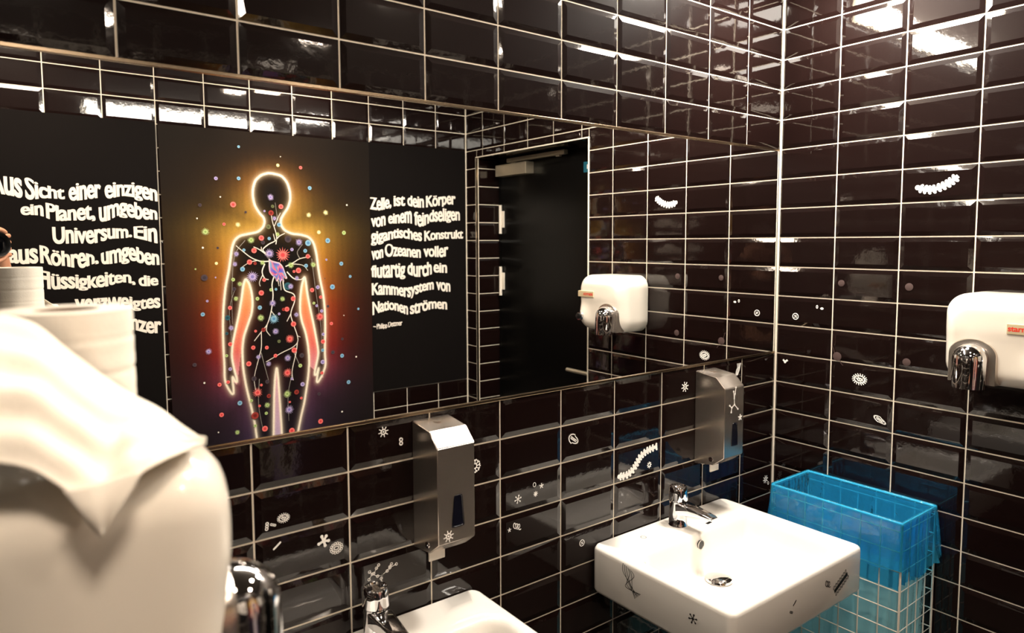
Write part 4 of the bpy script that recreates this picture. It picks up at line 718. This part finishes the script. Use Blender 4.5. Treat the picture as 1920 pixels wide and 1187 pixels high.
def germ(kind, r, pts=None):
    k = Ink(); cs = lambda a, q: (q * math.cos(a), q * math.sin(a))
    if kind in ('virus', 'virus2', 'asterisk2'):
        n = {'virus': 8, 'virus2': 8, 'asterisk2': 8}[kind]
        k.ring((0, 0), r * .45, r * .2); k.disc((0, 0), r * .17)
        for i in range(n):
            a = 2 * PI * i / n + .2; k.stroke([cs(a, r * .5), cs(a, r * .95)], r * .17); k.disc(cs(a, r * .95), r * .13 if kind != 'virus' else r * .09)
    elif kind == 'eight':
        for q in (-.5, .5): k.ring((0, q * r), r * .42, r * .32)
    elif kind in ('spikyoval', 'spikycell'):
        ro = .3 if kind == 'spikyoval' else 0
        n = 18; k.ring((0, 0), r * .72, r * .14, 26, r * .5)
        for i in range(n):
            a = 2 * PI * i / n; k.stroke([(r * .76 * math.cos(a), r * .54 * math.sin(a)), (r * 1.08 * math.cos(a + .12), r * .85 * math.sin(a + .12))], r * .12)
        k.ring((0, -.02 * r), r * .3, r * .16, 16, r * .2)
        for x, z in ((-.45, .1), (.45, .12), (-.2, .3), (.2, -.3), (.45, -.12), (0, 0)): k.disc((x * r, z * r), r * .09)
    elif kind in ('rod3', 'rod3b'):
        tx = (0.12, 1) if kind == 'rod3' else (.9, -.4)
        for q in (-.7, -.1, .5): k.ring((tx[0] * q * r, tx[1] * q * r), r * .3, r * .22, 14)
        k.disc((tx[0] * .2 * r, tx[1] * .2 * r), r * .2)
    elif kind == 'rod': k.stroke([(-.75 * r, -.6 * r), (-.3 * r, -.25 * r), (.3 * r, .25 * r), (.75 * r, .6 * r)], r * .42); k.disc((-.75 * r, -.6 * r), r * .21); k.disc((.75 * r, .6 * r), r * .21)
    elif kind == 'lobes':
        for a in (1.0, 1.9, 3.5, 5.0, 6.1): k.stroke([(0, 0), cs(a, r * .8)], r * .36); k.disc(cs(a, r * .8), r * .25)
        k.disc((0, 0), r * .3)
    elif kind == 'flower':
        k.ring((0, 0), r * .32, r * .12, 22, r * .22); k.ring((0, 0), r * .62, r * .09, 26, r * .5)
        for i in range(14): a = 2 * PI * i / 14; k.ring((r * .83 * math.cos(a), r * .7 * math.sin(a)), r * .15, r * .09, 10)
        for i in range(12): a = 2 * PI * i / 12; k.disc((r * .47 * math.cos(a), r * .36 * math.sin(a)), r * .06, 8)
    elif kind == 'starlet':
        k.ring((0, 0), r * .35, r * .16)
        for i in range(9):
            a = 2 * PI * i / 9; k.stroke([cs(a, r * .3), cs(a + .1, r * .65), cs(a + .05, r * .9)], r * .13); k.disc(cs(a + .25, r * .85), r * .12); k.disc(cs(a - .1, r * .9), r * .12)
    elif kind in ('para', 'para2'):
        ax = Vector((.8, -.55)) if kind == 'para' else Vector((.85, -.45)); nr = Vector((-ax.y, ax.x)); W0 = .62 if kind == 'para' else .42
        P = []
        for i in range(26):
            a = 2 * PI * i / 26; wv = W0 * (1.15 if math.cos(a) < 0 else .85); p = ax * math.cos(a) * r + nr * math.sin(a) * r * wv; P.append(p)
        k.stroke(P, r * .1, True)
        for i in range(0, 26): p = P[i]; k.stroke([p, p * 1.2], r * .08)
        for q in (-.5, -.25, 0, .25, .5): c_ = ax * q * r; k.ring((c_.x, c_.y), r * .16, r * .09, 10)
        k.stroke([ax * -.7 * r + nr * .2 * r, ax * .7 * r + nr * .15 * r], r * .08)
    elif kind in ('cog', 'cogf'):
        k.ring((0, 0), r * (.5 if kind == 'cog' else .3), r * (.3 if kind == 'cog' else .6))
        for i in range(8): a = 2 * PI * i / 8; k.stroke([cs(a, r * .55), cs(a, r)], r * .28)
    elif kind == 'ring': k.ring((0, 0), r * .62, r * .2, 20, r * .8)
    elif kind == 'ringlet': k.ring((0, 0), r * .62, r * .3, 14, r * .9)
    elif kind == 'star':
        for i in range(5): a = 2 * PI * i / 5 + .3; k.stroke([(0, 0), cs(a, r)], r * .36)
    elif kind == 'asterisk':
        k.disc((0, 0), r * .22)
        for i in range(6): a = 2 * PI * i / 6 + .25; k.stroke([(0, 0), cs(a, r * .85)], r * .17); k.disc(cs(a, r * .85), r * .19)
    elif kind == 'loops':
        P = [(-.75 * r + i * .055 * r + .38 * r * math.cos(i * .62), .35 * r - i * .024 * r + .55 * r * math.sin(i * .62)) for i in range(30)]; k.stroke(P, r * .17)
    elif kind == 'cellc':
        k.ring((0, 0), r * .8, r * .2); k.disc((-.15 * r, .2 * r), r * .2); k.disc((.25 * r, -.2 * r), r * .17); k.stroke([(-.4 * r, -.35 * r), (.1 * r, -.05 * r), (.35 * r, .4 * r)], r * .14)
    elif kind == 'oval2': k.ring((-.6 * r, .18 * r), r * .2, r * .15, 14, r * .34); k.disc((.6 * r, -.15 * r), r * .42, 16, r * .27)
    elif kind == 'heart': k.stroke([(-.8 * r, .4 * r), (-.1 * r, -.15 * r), (.75 * r, .45 * r)], r * .6); k.disc((-.1 * r, -.25 * r), r * .4)
    elif kind == 'flagella':
        for q in (-.5, -.15, .2, .5): k.stroke([(-.3 * r + q * .5 * r, -r), (q * r * .8, -.2 * r), (.25 * r + q * r * .6, .3 * r), (.3 * r + q * r, r)], r * .13)
    return k
def lay(name, label, pos, U, N, ink, mt, group, parent=None):
    U, N = Vector(U), Vector(N); Wv = Vector((0, 0, 1)) if abs(N.z) < .5 else N.cross(U)
    o = obj(name, [U * p.x + Wv * p.y + N * h for p, h in zip(ink.V, ink.H)], ink.F, mt, parent, loc=Vector(pos))
    so = o.modifiers.new('film', 'SOLIDIFY'); so.thickness = .0003; so.offset = 0
    return tag(o, label, 'sticker', group) if label else o
LAB = {'virus': 'white spiky ring sticker on the tile left of the first soap dispenser', 'eight': 'white figure eight sticker just left of the first soap dispenser', 'spikyoval': 'white oval germ sticker with many short spikes beside the cream dryer', 'rod3': 'white upright chain sticker left of the spiky oval germ', 'rod3b': 'short white slanting chain sticker between upright chain and spiky oval', 'rod': 'small plain white slanting rod sticker above the dryer nozzle', 'lobes': 'white five lobed blob sticker beside the flower ring sticker', 'flower': 'white lace flower ring sticker to the right of the five lobed blob', 'branch': 'white branching molecule sticker just above the cut off basin tap', 'starlet': 'white antler star sticker half hidden behind the first soap dispenser', 'para': 'white slipper shaped germ sticker with stripes between the dispensers', 'worm': 'long white s shaped caterpillar sticker under the second soap dispenser', 'cog': 'small white cog ring sticker beside the long caterpillar sticker', 'ring': 'plain thin white ring sticker above the small filled cog', 'cogf': 'small filled white cog sticker below the plain ring', 'asterisk': 'white six armed asterisk sticker left of the filled cog', 'loops': 'white looping spring squiggle sticker low between the basins', 'cellc': 'white round cell sticker left of the whole basin', 'virus2': 'white spiky sun sticker left of the second soap dispenser', 'asterisk2': 'white star germ sticker near the corner left of the blue bag', 'ringlet': 'tiny white ring sticker below the star germ near the corner', 'flagella': 'white bundle of threads sticker poking out behind the second dispenser', 'worm2': 'curved white caterpillar sticker high on the right tile wall', 'oval2': 'pair of small white ovals sticker on the right wall near the corner', 'heart': 'small white heart like sticker on the right wall level with mirror bottom', 'spikycell': 'white eye like germ sticker with lashes on the right wall', 'para2': 'white slipper shaped germ sticker on the right wall above the blue bag'}
stars = iter(['small white five armed star sticker right of the plain ring', 'small white star sticker beside the looping squiggle'])
def worm(P, w_):
    Q = catmull(P, 8); k = Ink(); L_ = 0; k.stroke(Q, w_ * .62)
    for i in range(0, len(Q) - 1):
        d = Vector(Q[i + 1]) - Vector(Q[i]); l = d.length; L_ += l
        if L_ >= w_ * .62:
            L_ = 0; n = Vector((-d.y, d.x)) / l; c = Vector(Q[i]); k.stroke([c - n * w_ * .55 - d / l * w_ * .15, c, c + n * w_ * .55 - d / l * w_ * .15], w_ * .34); k.disc(c + n * w_ * .50, w_ * .23, 8); k.disc(c - n * w_ * .50, w_ * .23, 8)
    k.disc(Q[0], w_ * .4); return k
YS = -TH - .0008
for kind, x, z, r in STICK_A:
    if kind == 'worm': ink = worm([(a - x, b - z) for a, b in WORM_A], .017)
    elif kind == 'branch':
        ink = Ink()
        for P in BRANCH:
            Q = [(a - x, b - z) for a, b in P]; ink.stroke(Q, .0013)
            for p in Q: ink.ring(p, .0030, .0016, 12)
    else: ink = germ(kind, r)
    lay('germ_sticker', next(stars) if kind == 'star' else LAB[kind], (x, YS, z), (1, 0, 0), (0, -1, 0), ink, M_sticker, 'germ stickers on the tiles')
CAPL = ['brown plug in the tile left of the hand dryer, upper', 'brown plug in the tile near the corner, upper', 'brown plug in the tile left of the dryer nozzle', 'brown plug in the cracked tile']
ci = 0
for kind, y, z, r in STICK_B:
    if kind == 'cap':
        o = thing('hole_plug', CAPL[ci], 'plug', (-TH, y, z), group='brown hole plugs on the right wall'); ci += 1
        bm = bmesh.new(); add_tube(bm, [(0, 0, 0), (-.0012, 0, 0), (-.0018, 0, 0)], [r * 1.02, r * 1.02, r * .8], 24); fin('cap', bm, M_plug, o, angle=30); continue
    if kind == 'worm2': ink = worm([(-(a - y), b - z) for a, b in WORM_B], .019)
    else: ink = germ(kind, r)
    lay('germ_sticker', LAB[kind] if kind != 'cellc' else 'white round cell sticker on the right wall near the corner', (YS, y, z), (0, -1, 0), (-1, 0, 0), ink, M_sticker, 'germ stickers on the tiles')
# crack lines in one tile
ink = Ink(); yc_, zc_ = STICK_B[-1][1], STICK_B[-1][2]
ink.stroke([(-.018, .035), (-.012, .022), (-.010, .012), (-.003, .006)], .0016); ink.stroke([(.004, -.004), (.010, -.012), (.013, -.02), (.02, -.028)], .0016)
lay('tile_crack', 'thin pale crack through the tile with the brown plug near the corner', (YS, yc_, zc_), (0, -1, 0), (-1, 0, 0), ink, M_plug, None)['category'] = 'crack'
# marks printed on the dispensers and the basin move with them: children
lay('germ_mark', None, (-.0225, -.1129, -.245), (1, 0, 0), (0, -1, 0), germ('virus', .013), M_sticker, None, d1)
ink = Ink()
for P in ([(0, .042), (-.004, .022), (-.008, .008), (-.006, -.012)], [(-.008, .008), (-.012, .03)], [(-.006, -.012), (-.02, -.02)], [(-.006, -.012), (.012, -.028)], [(-.02, -.02), (-.022, -.034)], [(-.02, -.02), (-.03, -.012)]):
    ink.stroke(P, .0026)
    for p in P: ink.disc(p, .0032, 10)
lay('branch_mark', None, (.006, -.1129, -.085), (1, 0, 0), (0, -1, 0), ink, M_sticker, None, d2)
lay('star_mark', None, (.031, -.1129, -.142), (1, 0, 0), (0, -1, 0), germ('star', .010), M_sticker, None, d2)
# black marks on the whole basin
def side(name, y, z, ink): lay(name, None, (-BW / 2 - .0003, y, z), (0, -1, 0), (-1, 0, 0), ink, M_ink, None, b2)
def front(name, x, z, ink): lay(name, None, (x, -BD - .0003, z), (1, 0, 0), (0, -1, 0), ink, M_ink, None, b2)
def top(name, x, y, ink):
    o = obj(name, [(p.x, p.y, h) for p, h in zip(ink.V, ink.H)], ink.F, M_ink, b2, loc=(x, y, .0004)); return o
ink = Ink()
for q in range(6): ink.stroke(catmull([(-.020 + q * .006, .030 - q * .002), (-.020 + q * .008, .006), (.004 + q * .003 * (-1) ** q, -.016 - q * .003), (.024 + q * .004, -.052 + q * .004)], 6), .0014)
side('thread_mark', -.150, -.036, ink)
side('asterisk_mark', -.365, -.058, germ('asterisk', .013))
front('squiggle_mark', .115, -.055, germ('loops', .014))
ink = Ink(); ink.stroke([(-.034, -.016), (.034, .016)], .011)
for q in range(7):
    t_ = -.030 + q * .010
    for sg in (-1, 1): ink.ring((t_ - .0045 * sg * 1.6, t_ * .47 + .0105 * sg), .0052, .0016, 14, .0030, 1.2)
front('caterpillar_mark', .185, -.072, ink)
front('rod_mark', -.046, -.055, germ('rod', .008)); front('chain_mark', -.06, -.075, germ('rod3b', .008))
ink = Ink(); ink.stroke([(-.012, 0), (.012, .002)], .010); top('bar_mark', .088, -.112, ink)
ink = Ink(); ink.stroke([(-.004, 0), (.004, 0)], .003); top('dash_mark', .118, -.076, ink)
ink = Ink(); ink.stroke([(0, .010), (0, -.010)], .003); top('dash_mark', .156, -.060, ink)
ink = Ink(); ink.stroke([(-.008, 0), (.008, .001)], .003); top('dash_mark', .140, -.095, ink)
ink = Ink(); ink.ring((0, 0), .008, .0015); top('ring_mark', -.15, -.06, ink)

# ------------------------------------------------------------------ photographer (seen only as hands and lens in the mirror)
RHv = Vector((CR.x, CR.y, 0)).normalized(); FHv = Vector((CF.x, CF.y, 0)).normalized(); UP = Vector((0, 0, 1))
def loc(r, u, f): return CAMPOS + RHv * r + UP * u + FHv * f
LX = .030
cm = thing('photo_camera', 'black camera with round lens held up by the photographer', 'camera', loc(LX, 0, -.1))
def rel(p): return p - cm.location
bm = bmesh.new()
def cyl(bm, prof, n=48):
    rings = []
    for f, r in prof:
        c = rel(loc(LX, 0, f)); rings.append([c + RHv * (r * math.cos(2 * PI * k / n)) + UP * (r * math.sin(2 * PI * k / n)) for k in range(n)])
    add_rings(bm, rings, False, True)
cyl(bm, [(-.014, .030), (-.004, .0375), (-.003, .0395), (-.006, .041), (-.03, .041), (-.032, .0395), (-.05, .0395), (-.052, .041), (-.085, .041), (-.09, .036)])
fin('lens_barrel', bm, M_blackpl, cm, angle=30)
M_lensg = mat('coated_lens_glass', (0.01, 0.012, 0.02), 0.03, coat=1.0)
bm = bmesh.new(); rings = []
for q in (1.0, .8, .55, .3, .08):
    c = rel(loc(LX, 0, -.013 + .007 * (1 - q * q))); rings.append([c + RHv * (.0305 * q * math.cos(2 * PI * k / 40)) + UP * (.0305 * q * math.sin(2 * PI * k / 40)) for k in range(40)])
add_rings(bm, rings, False, True); fin('front_element', bm, M_lensg, cm, smooth=True)
def obox(bm, r0, r1, u0, u1, f0, f1, bev):
    b2_ = bmesh.new(); add_box(b2_, (r0, f0, u0), (r1, f1, u1), bev, 3)
    for v in b2_.verts: v.co = rel(loc(v.co.x, v.co.z, v.co.y))
    tmp = bpy.data.meshes.new('t'); b2_.to_mesh(tmp); b2_.free(); bm.from_mesh(tmp); bpy.data.meshes.remove(tmp)
bm = bmesh.new(); obox(bm, LX - .075, LX + .065, -.055, .04, -.145, -.088, .01); obox(bm, LX - .028, LX + .028, .035, .065, -.14, -.085, .012); obox(bm, LX + .04, LX + .07, -.055, .035, -.15, -.075, .012); fin('camera_body', bm, M_blackpl, cm, angle=30)
M_skin = mat('skin', (0.84, 0.60, 0.47), 0.5); M_cloth = mat('black_jacket_cloth', (0.03, 0.03, 0.035), 0.9); M_jeans = mat('dark_trouser_cloth', (0.05, 0.055, 0.075), 0.9); M_hair = mat('dark_brown_hair', (0.10, 0.07, 0.05), 0.7); M_eye = mat('eye_white', (0.85, 0.83, 0.8), 0.2)
pp = thing('person', 'person in dark clothes holding a camera, only fingers seen at the mirror edge', 'person', (loc(0, 0, -.32).x, loc(0, 0, -.32).y, 0))
def skin(name, joints, edges, root, mt, parent, sub=2):
    me = bpy.data.meshes.new(name); names = list(joints); ix = {n: i for i, n in enumerate(names)}
    me.from_pydata([tuple(joints[n][0] - pp.location) for n in names], [(ix[a], ix[b]) for a, b in edges], [])
    o = bpy.data.objects.new(name, me); COL.objects.link(o); o.parent = parent
    md = o.modifiers.new('skin', 'SKIN'); md.use_smooth_shade = True
    for i, n in enumerate(names):
        sv = me.skin_vertices[0].data[i]; r = joints[n][1]; sv.radius = r if isinstance(r, tuple) else (r, r); sv.use_root = (n == root)
    sb_ = o.modifiers.new('sub', 'SUBSURF'); sb_.levels = sb_.render_levels = sub; me.materials.append(mt); return o
ez = CAMPOS.z
J = {}
def j(n, r, z, f, rad): p = loc(r, 0, f); J[n] = (Vector((p.x, p.y, z)), rad)
j('pelvis', 0, .95, -.36, .12); j('waist', 0, 1.10, -.355, .115); j('chest', 0, 1.32, -.35, (.15, .11)); j('neckbase', 0, 1.50, -.34, .06); j('neck', 0, 1.57, -.32, .052); j('head', 0.0, 1.70, -.285, (.075, .088)); j('crown', 0.0, 1.79, -.29, (.066, .078)); j('chin', 0.0, 1.63, -.25, .035)
for s, n in ((-1, 'L'), (1, 'R')):
    j('sh' + n, .17 * s, 1.45, -.345, .055); j('hip' + n, .09 * s, .88, -.36, .085); j('knee' + n, .10 * s, .50, -.34, .055); j('ankle' + n, .11 * s, .09, -.38, .038); j('toe' + n, .12 * s, .035, -.20, .032)
j('elbL', -.20, 1.36, -.16, .042); j('wrL', -.085, ez - .055, -.085, .027); j('elbR', .25, 1.40, -.24, .042); j('wrR', .145, ez - .03, -.16, .028)
def jl(n, r, u, f, rad): J[n] = (loc(r, u, f), rad)
jl('palmL', -.048, -.018, -.060, (.016, .026)); jl('palmR', .118, -.012, -.135, (.016, .026))
E = [('pelvis', 'waist'), ('waist', 'chest'), ('chest', 'neckbase'), ('neckbase', 'neck'), ('neck', 'head'), ('head', 'crown'), ('head', 'chin')]
for n in 'LR': E += [('chest', 'sh' + n), ('sh' + n, 'elb' + n), ('elb' + n, 'wr' + n), ('wr' + n, 'palm' + n), ('pelvis', 'hip' + n), ('hip' + n, 'knee' + n), ('knee' + n, 'ankle' + n), ('ankle' + n, 'toe' + n)]
def chain(hand, nm, P, rad):
    prev = 'palm' + hand
    for i, p in enumerate(P): jl(nm + hand + str(i), *p, rad * (1 - .10 * i)); E.append((prev, nm + hand + str(i))); prev = nm + hand + str(i)
chain('L', 'thumb', [(-.034, .022, -.040), (-.008, .046, -.026), (.026, .055, -.020), (.056, .047, -.018), (.068, .036, -.018)], .0112)
for q, fz in enumerate((-.018, -.038, -.058, -.076)):
    e = .004 * (q in (1, 2)); chain('L', 'fin%d' % q, [(-.036, -.034, fz), (-.010, -.051 - e, fz), (.024, -.057, fz), (.054, -.048, fz), (.070 + e, -.030, fz)], .0098 - .0008 * (q == 3))
chain('R', 'thumb', [(.095, .01, -.155), (.075, .02, -.163), (.055, .022, -.162)], .0105)
for q, uz in enumerate((.03, .008, -.014, -.035)): chain('R', 'fin%d' % q, [(.126, uz, -.105), (.120, uz, -.075), (.100, uz, -.062), (.080, uz, -.064)], .0092)
body = skin('body', J, E, 'pelvis', M_skin, pp)
CJ = {n: (J[n][0], tuple(q + .012 for q in (J[n][1] if isinstance(J[n][1], tuple) else (J[n][1],) * 2))) for n in ('pelvis', 'waist', 'chest', 'neckbase', 'shL', 'shR', 'elbL', 'elbR')}
for n in 'LR': a, b = J['elb' + n][0], J['wr' + n][0]; CJ['cuff' + n] = (a * .18 + b * .82, (.040, .040))
skin('jacket', CJ, [('pelvis', 'waist'), ('waist', 'chest'), ('chest', 'neckbase'), ('chest', 'shL'), ('chest', 'shR'), ('shL', 'elbL'), ('shR', 'elbR'), ('elbL', 'cuffL'), ('elbR', 'cuffR')], 'pelvis', M_cloth, pp)
TJ = {n: (J[n][0], tuple(q + .014 for q in (J[n][1] if isinstance(J[n][1], tuple) else (J[n][1],) * 2))) for n in ('pelvis', 'hipL', 'hipR', 'kneeL', 'kneeR', 'ankleL', 'ankleR')}
skin('trousers', TJ, [('pelvis', 'hipL'), ('pelvis', 'hipR'), ('hipL', 'kneeL'), ('hipR', 'kneeR'), ('kneeL', 'ankleL'), ('kneeR', 'ankleR')], 'pelvis', M_jeans, pp)
for s in (-1, 1):
    bm = bmesh.new(); p = loc(.11 * s, 0, -.29); q = loc(.12 * s, 0, -.16)
    add_tube(bm, [Vector((loc(.11 * s, 0, -.42).x, loc(.11 * s, 0, -.42).y, .05)) - pp.location, Vector((p.x, p.y, .05)) - pp.location, Vector((q.x, q.y, .035)) - pp.location, Vector((loc(.12 * s, 0, -.13).x, loc(.12 * s, 0, -.13).y, .03)) - pp.location], [.046, .048, .034, .02], 16); fin('shoe', bm, M_blackpl, pp, smooth=True)
def blob(bm, c, rx_, ry_, rz_, cutz=None):
    r = bmesh.ops.create_uvsphere(bm, u_segments=24, v_segments=16, radius=1.0)
    for v in r['verts']: d = v.co.copy(); v.co = (c - pp.location) + RHv * d.x * rx_ + FHv * d.y * ry_ + UP * d.z * rz_
hc = J['crown'][0] + FHv * -.018
bm = bmesh.new(); blob(bm, hc + UP * -.015, .086, .098, .092); fin('hair', bm, M_hair, pp, smooth=True)
for s in (-1, 1):
    bm = bmesh.new(); blob(bm, J['head'][0] + FHv * .072 + RHv * .031 * s + UP * .015, .012, .010, .010); fin('eye', bm, M_eye, pp, smooth=True)
    bm = bmesh.new(); blob(bm, J['head'][0] + RHv * .083 * s, .010, .02, .032); fin('ear', bm, M_skin, pp, smooth=True)
bm = bmesh.new(); blob(bm, J['head'][0] + FHv * .092 + UP * -.012, .013, .018, .022); fin('nose', bm, M_skin, pp, smooth=True)
bm = bmesh.new(); blob(bm, J['head'][0] + FHv * .075 + UP * -.052, .024, .008, .007); fin('mouth', bm, mat('lips', (.62, .34, .30), .5), pp, smooth=True)
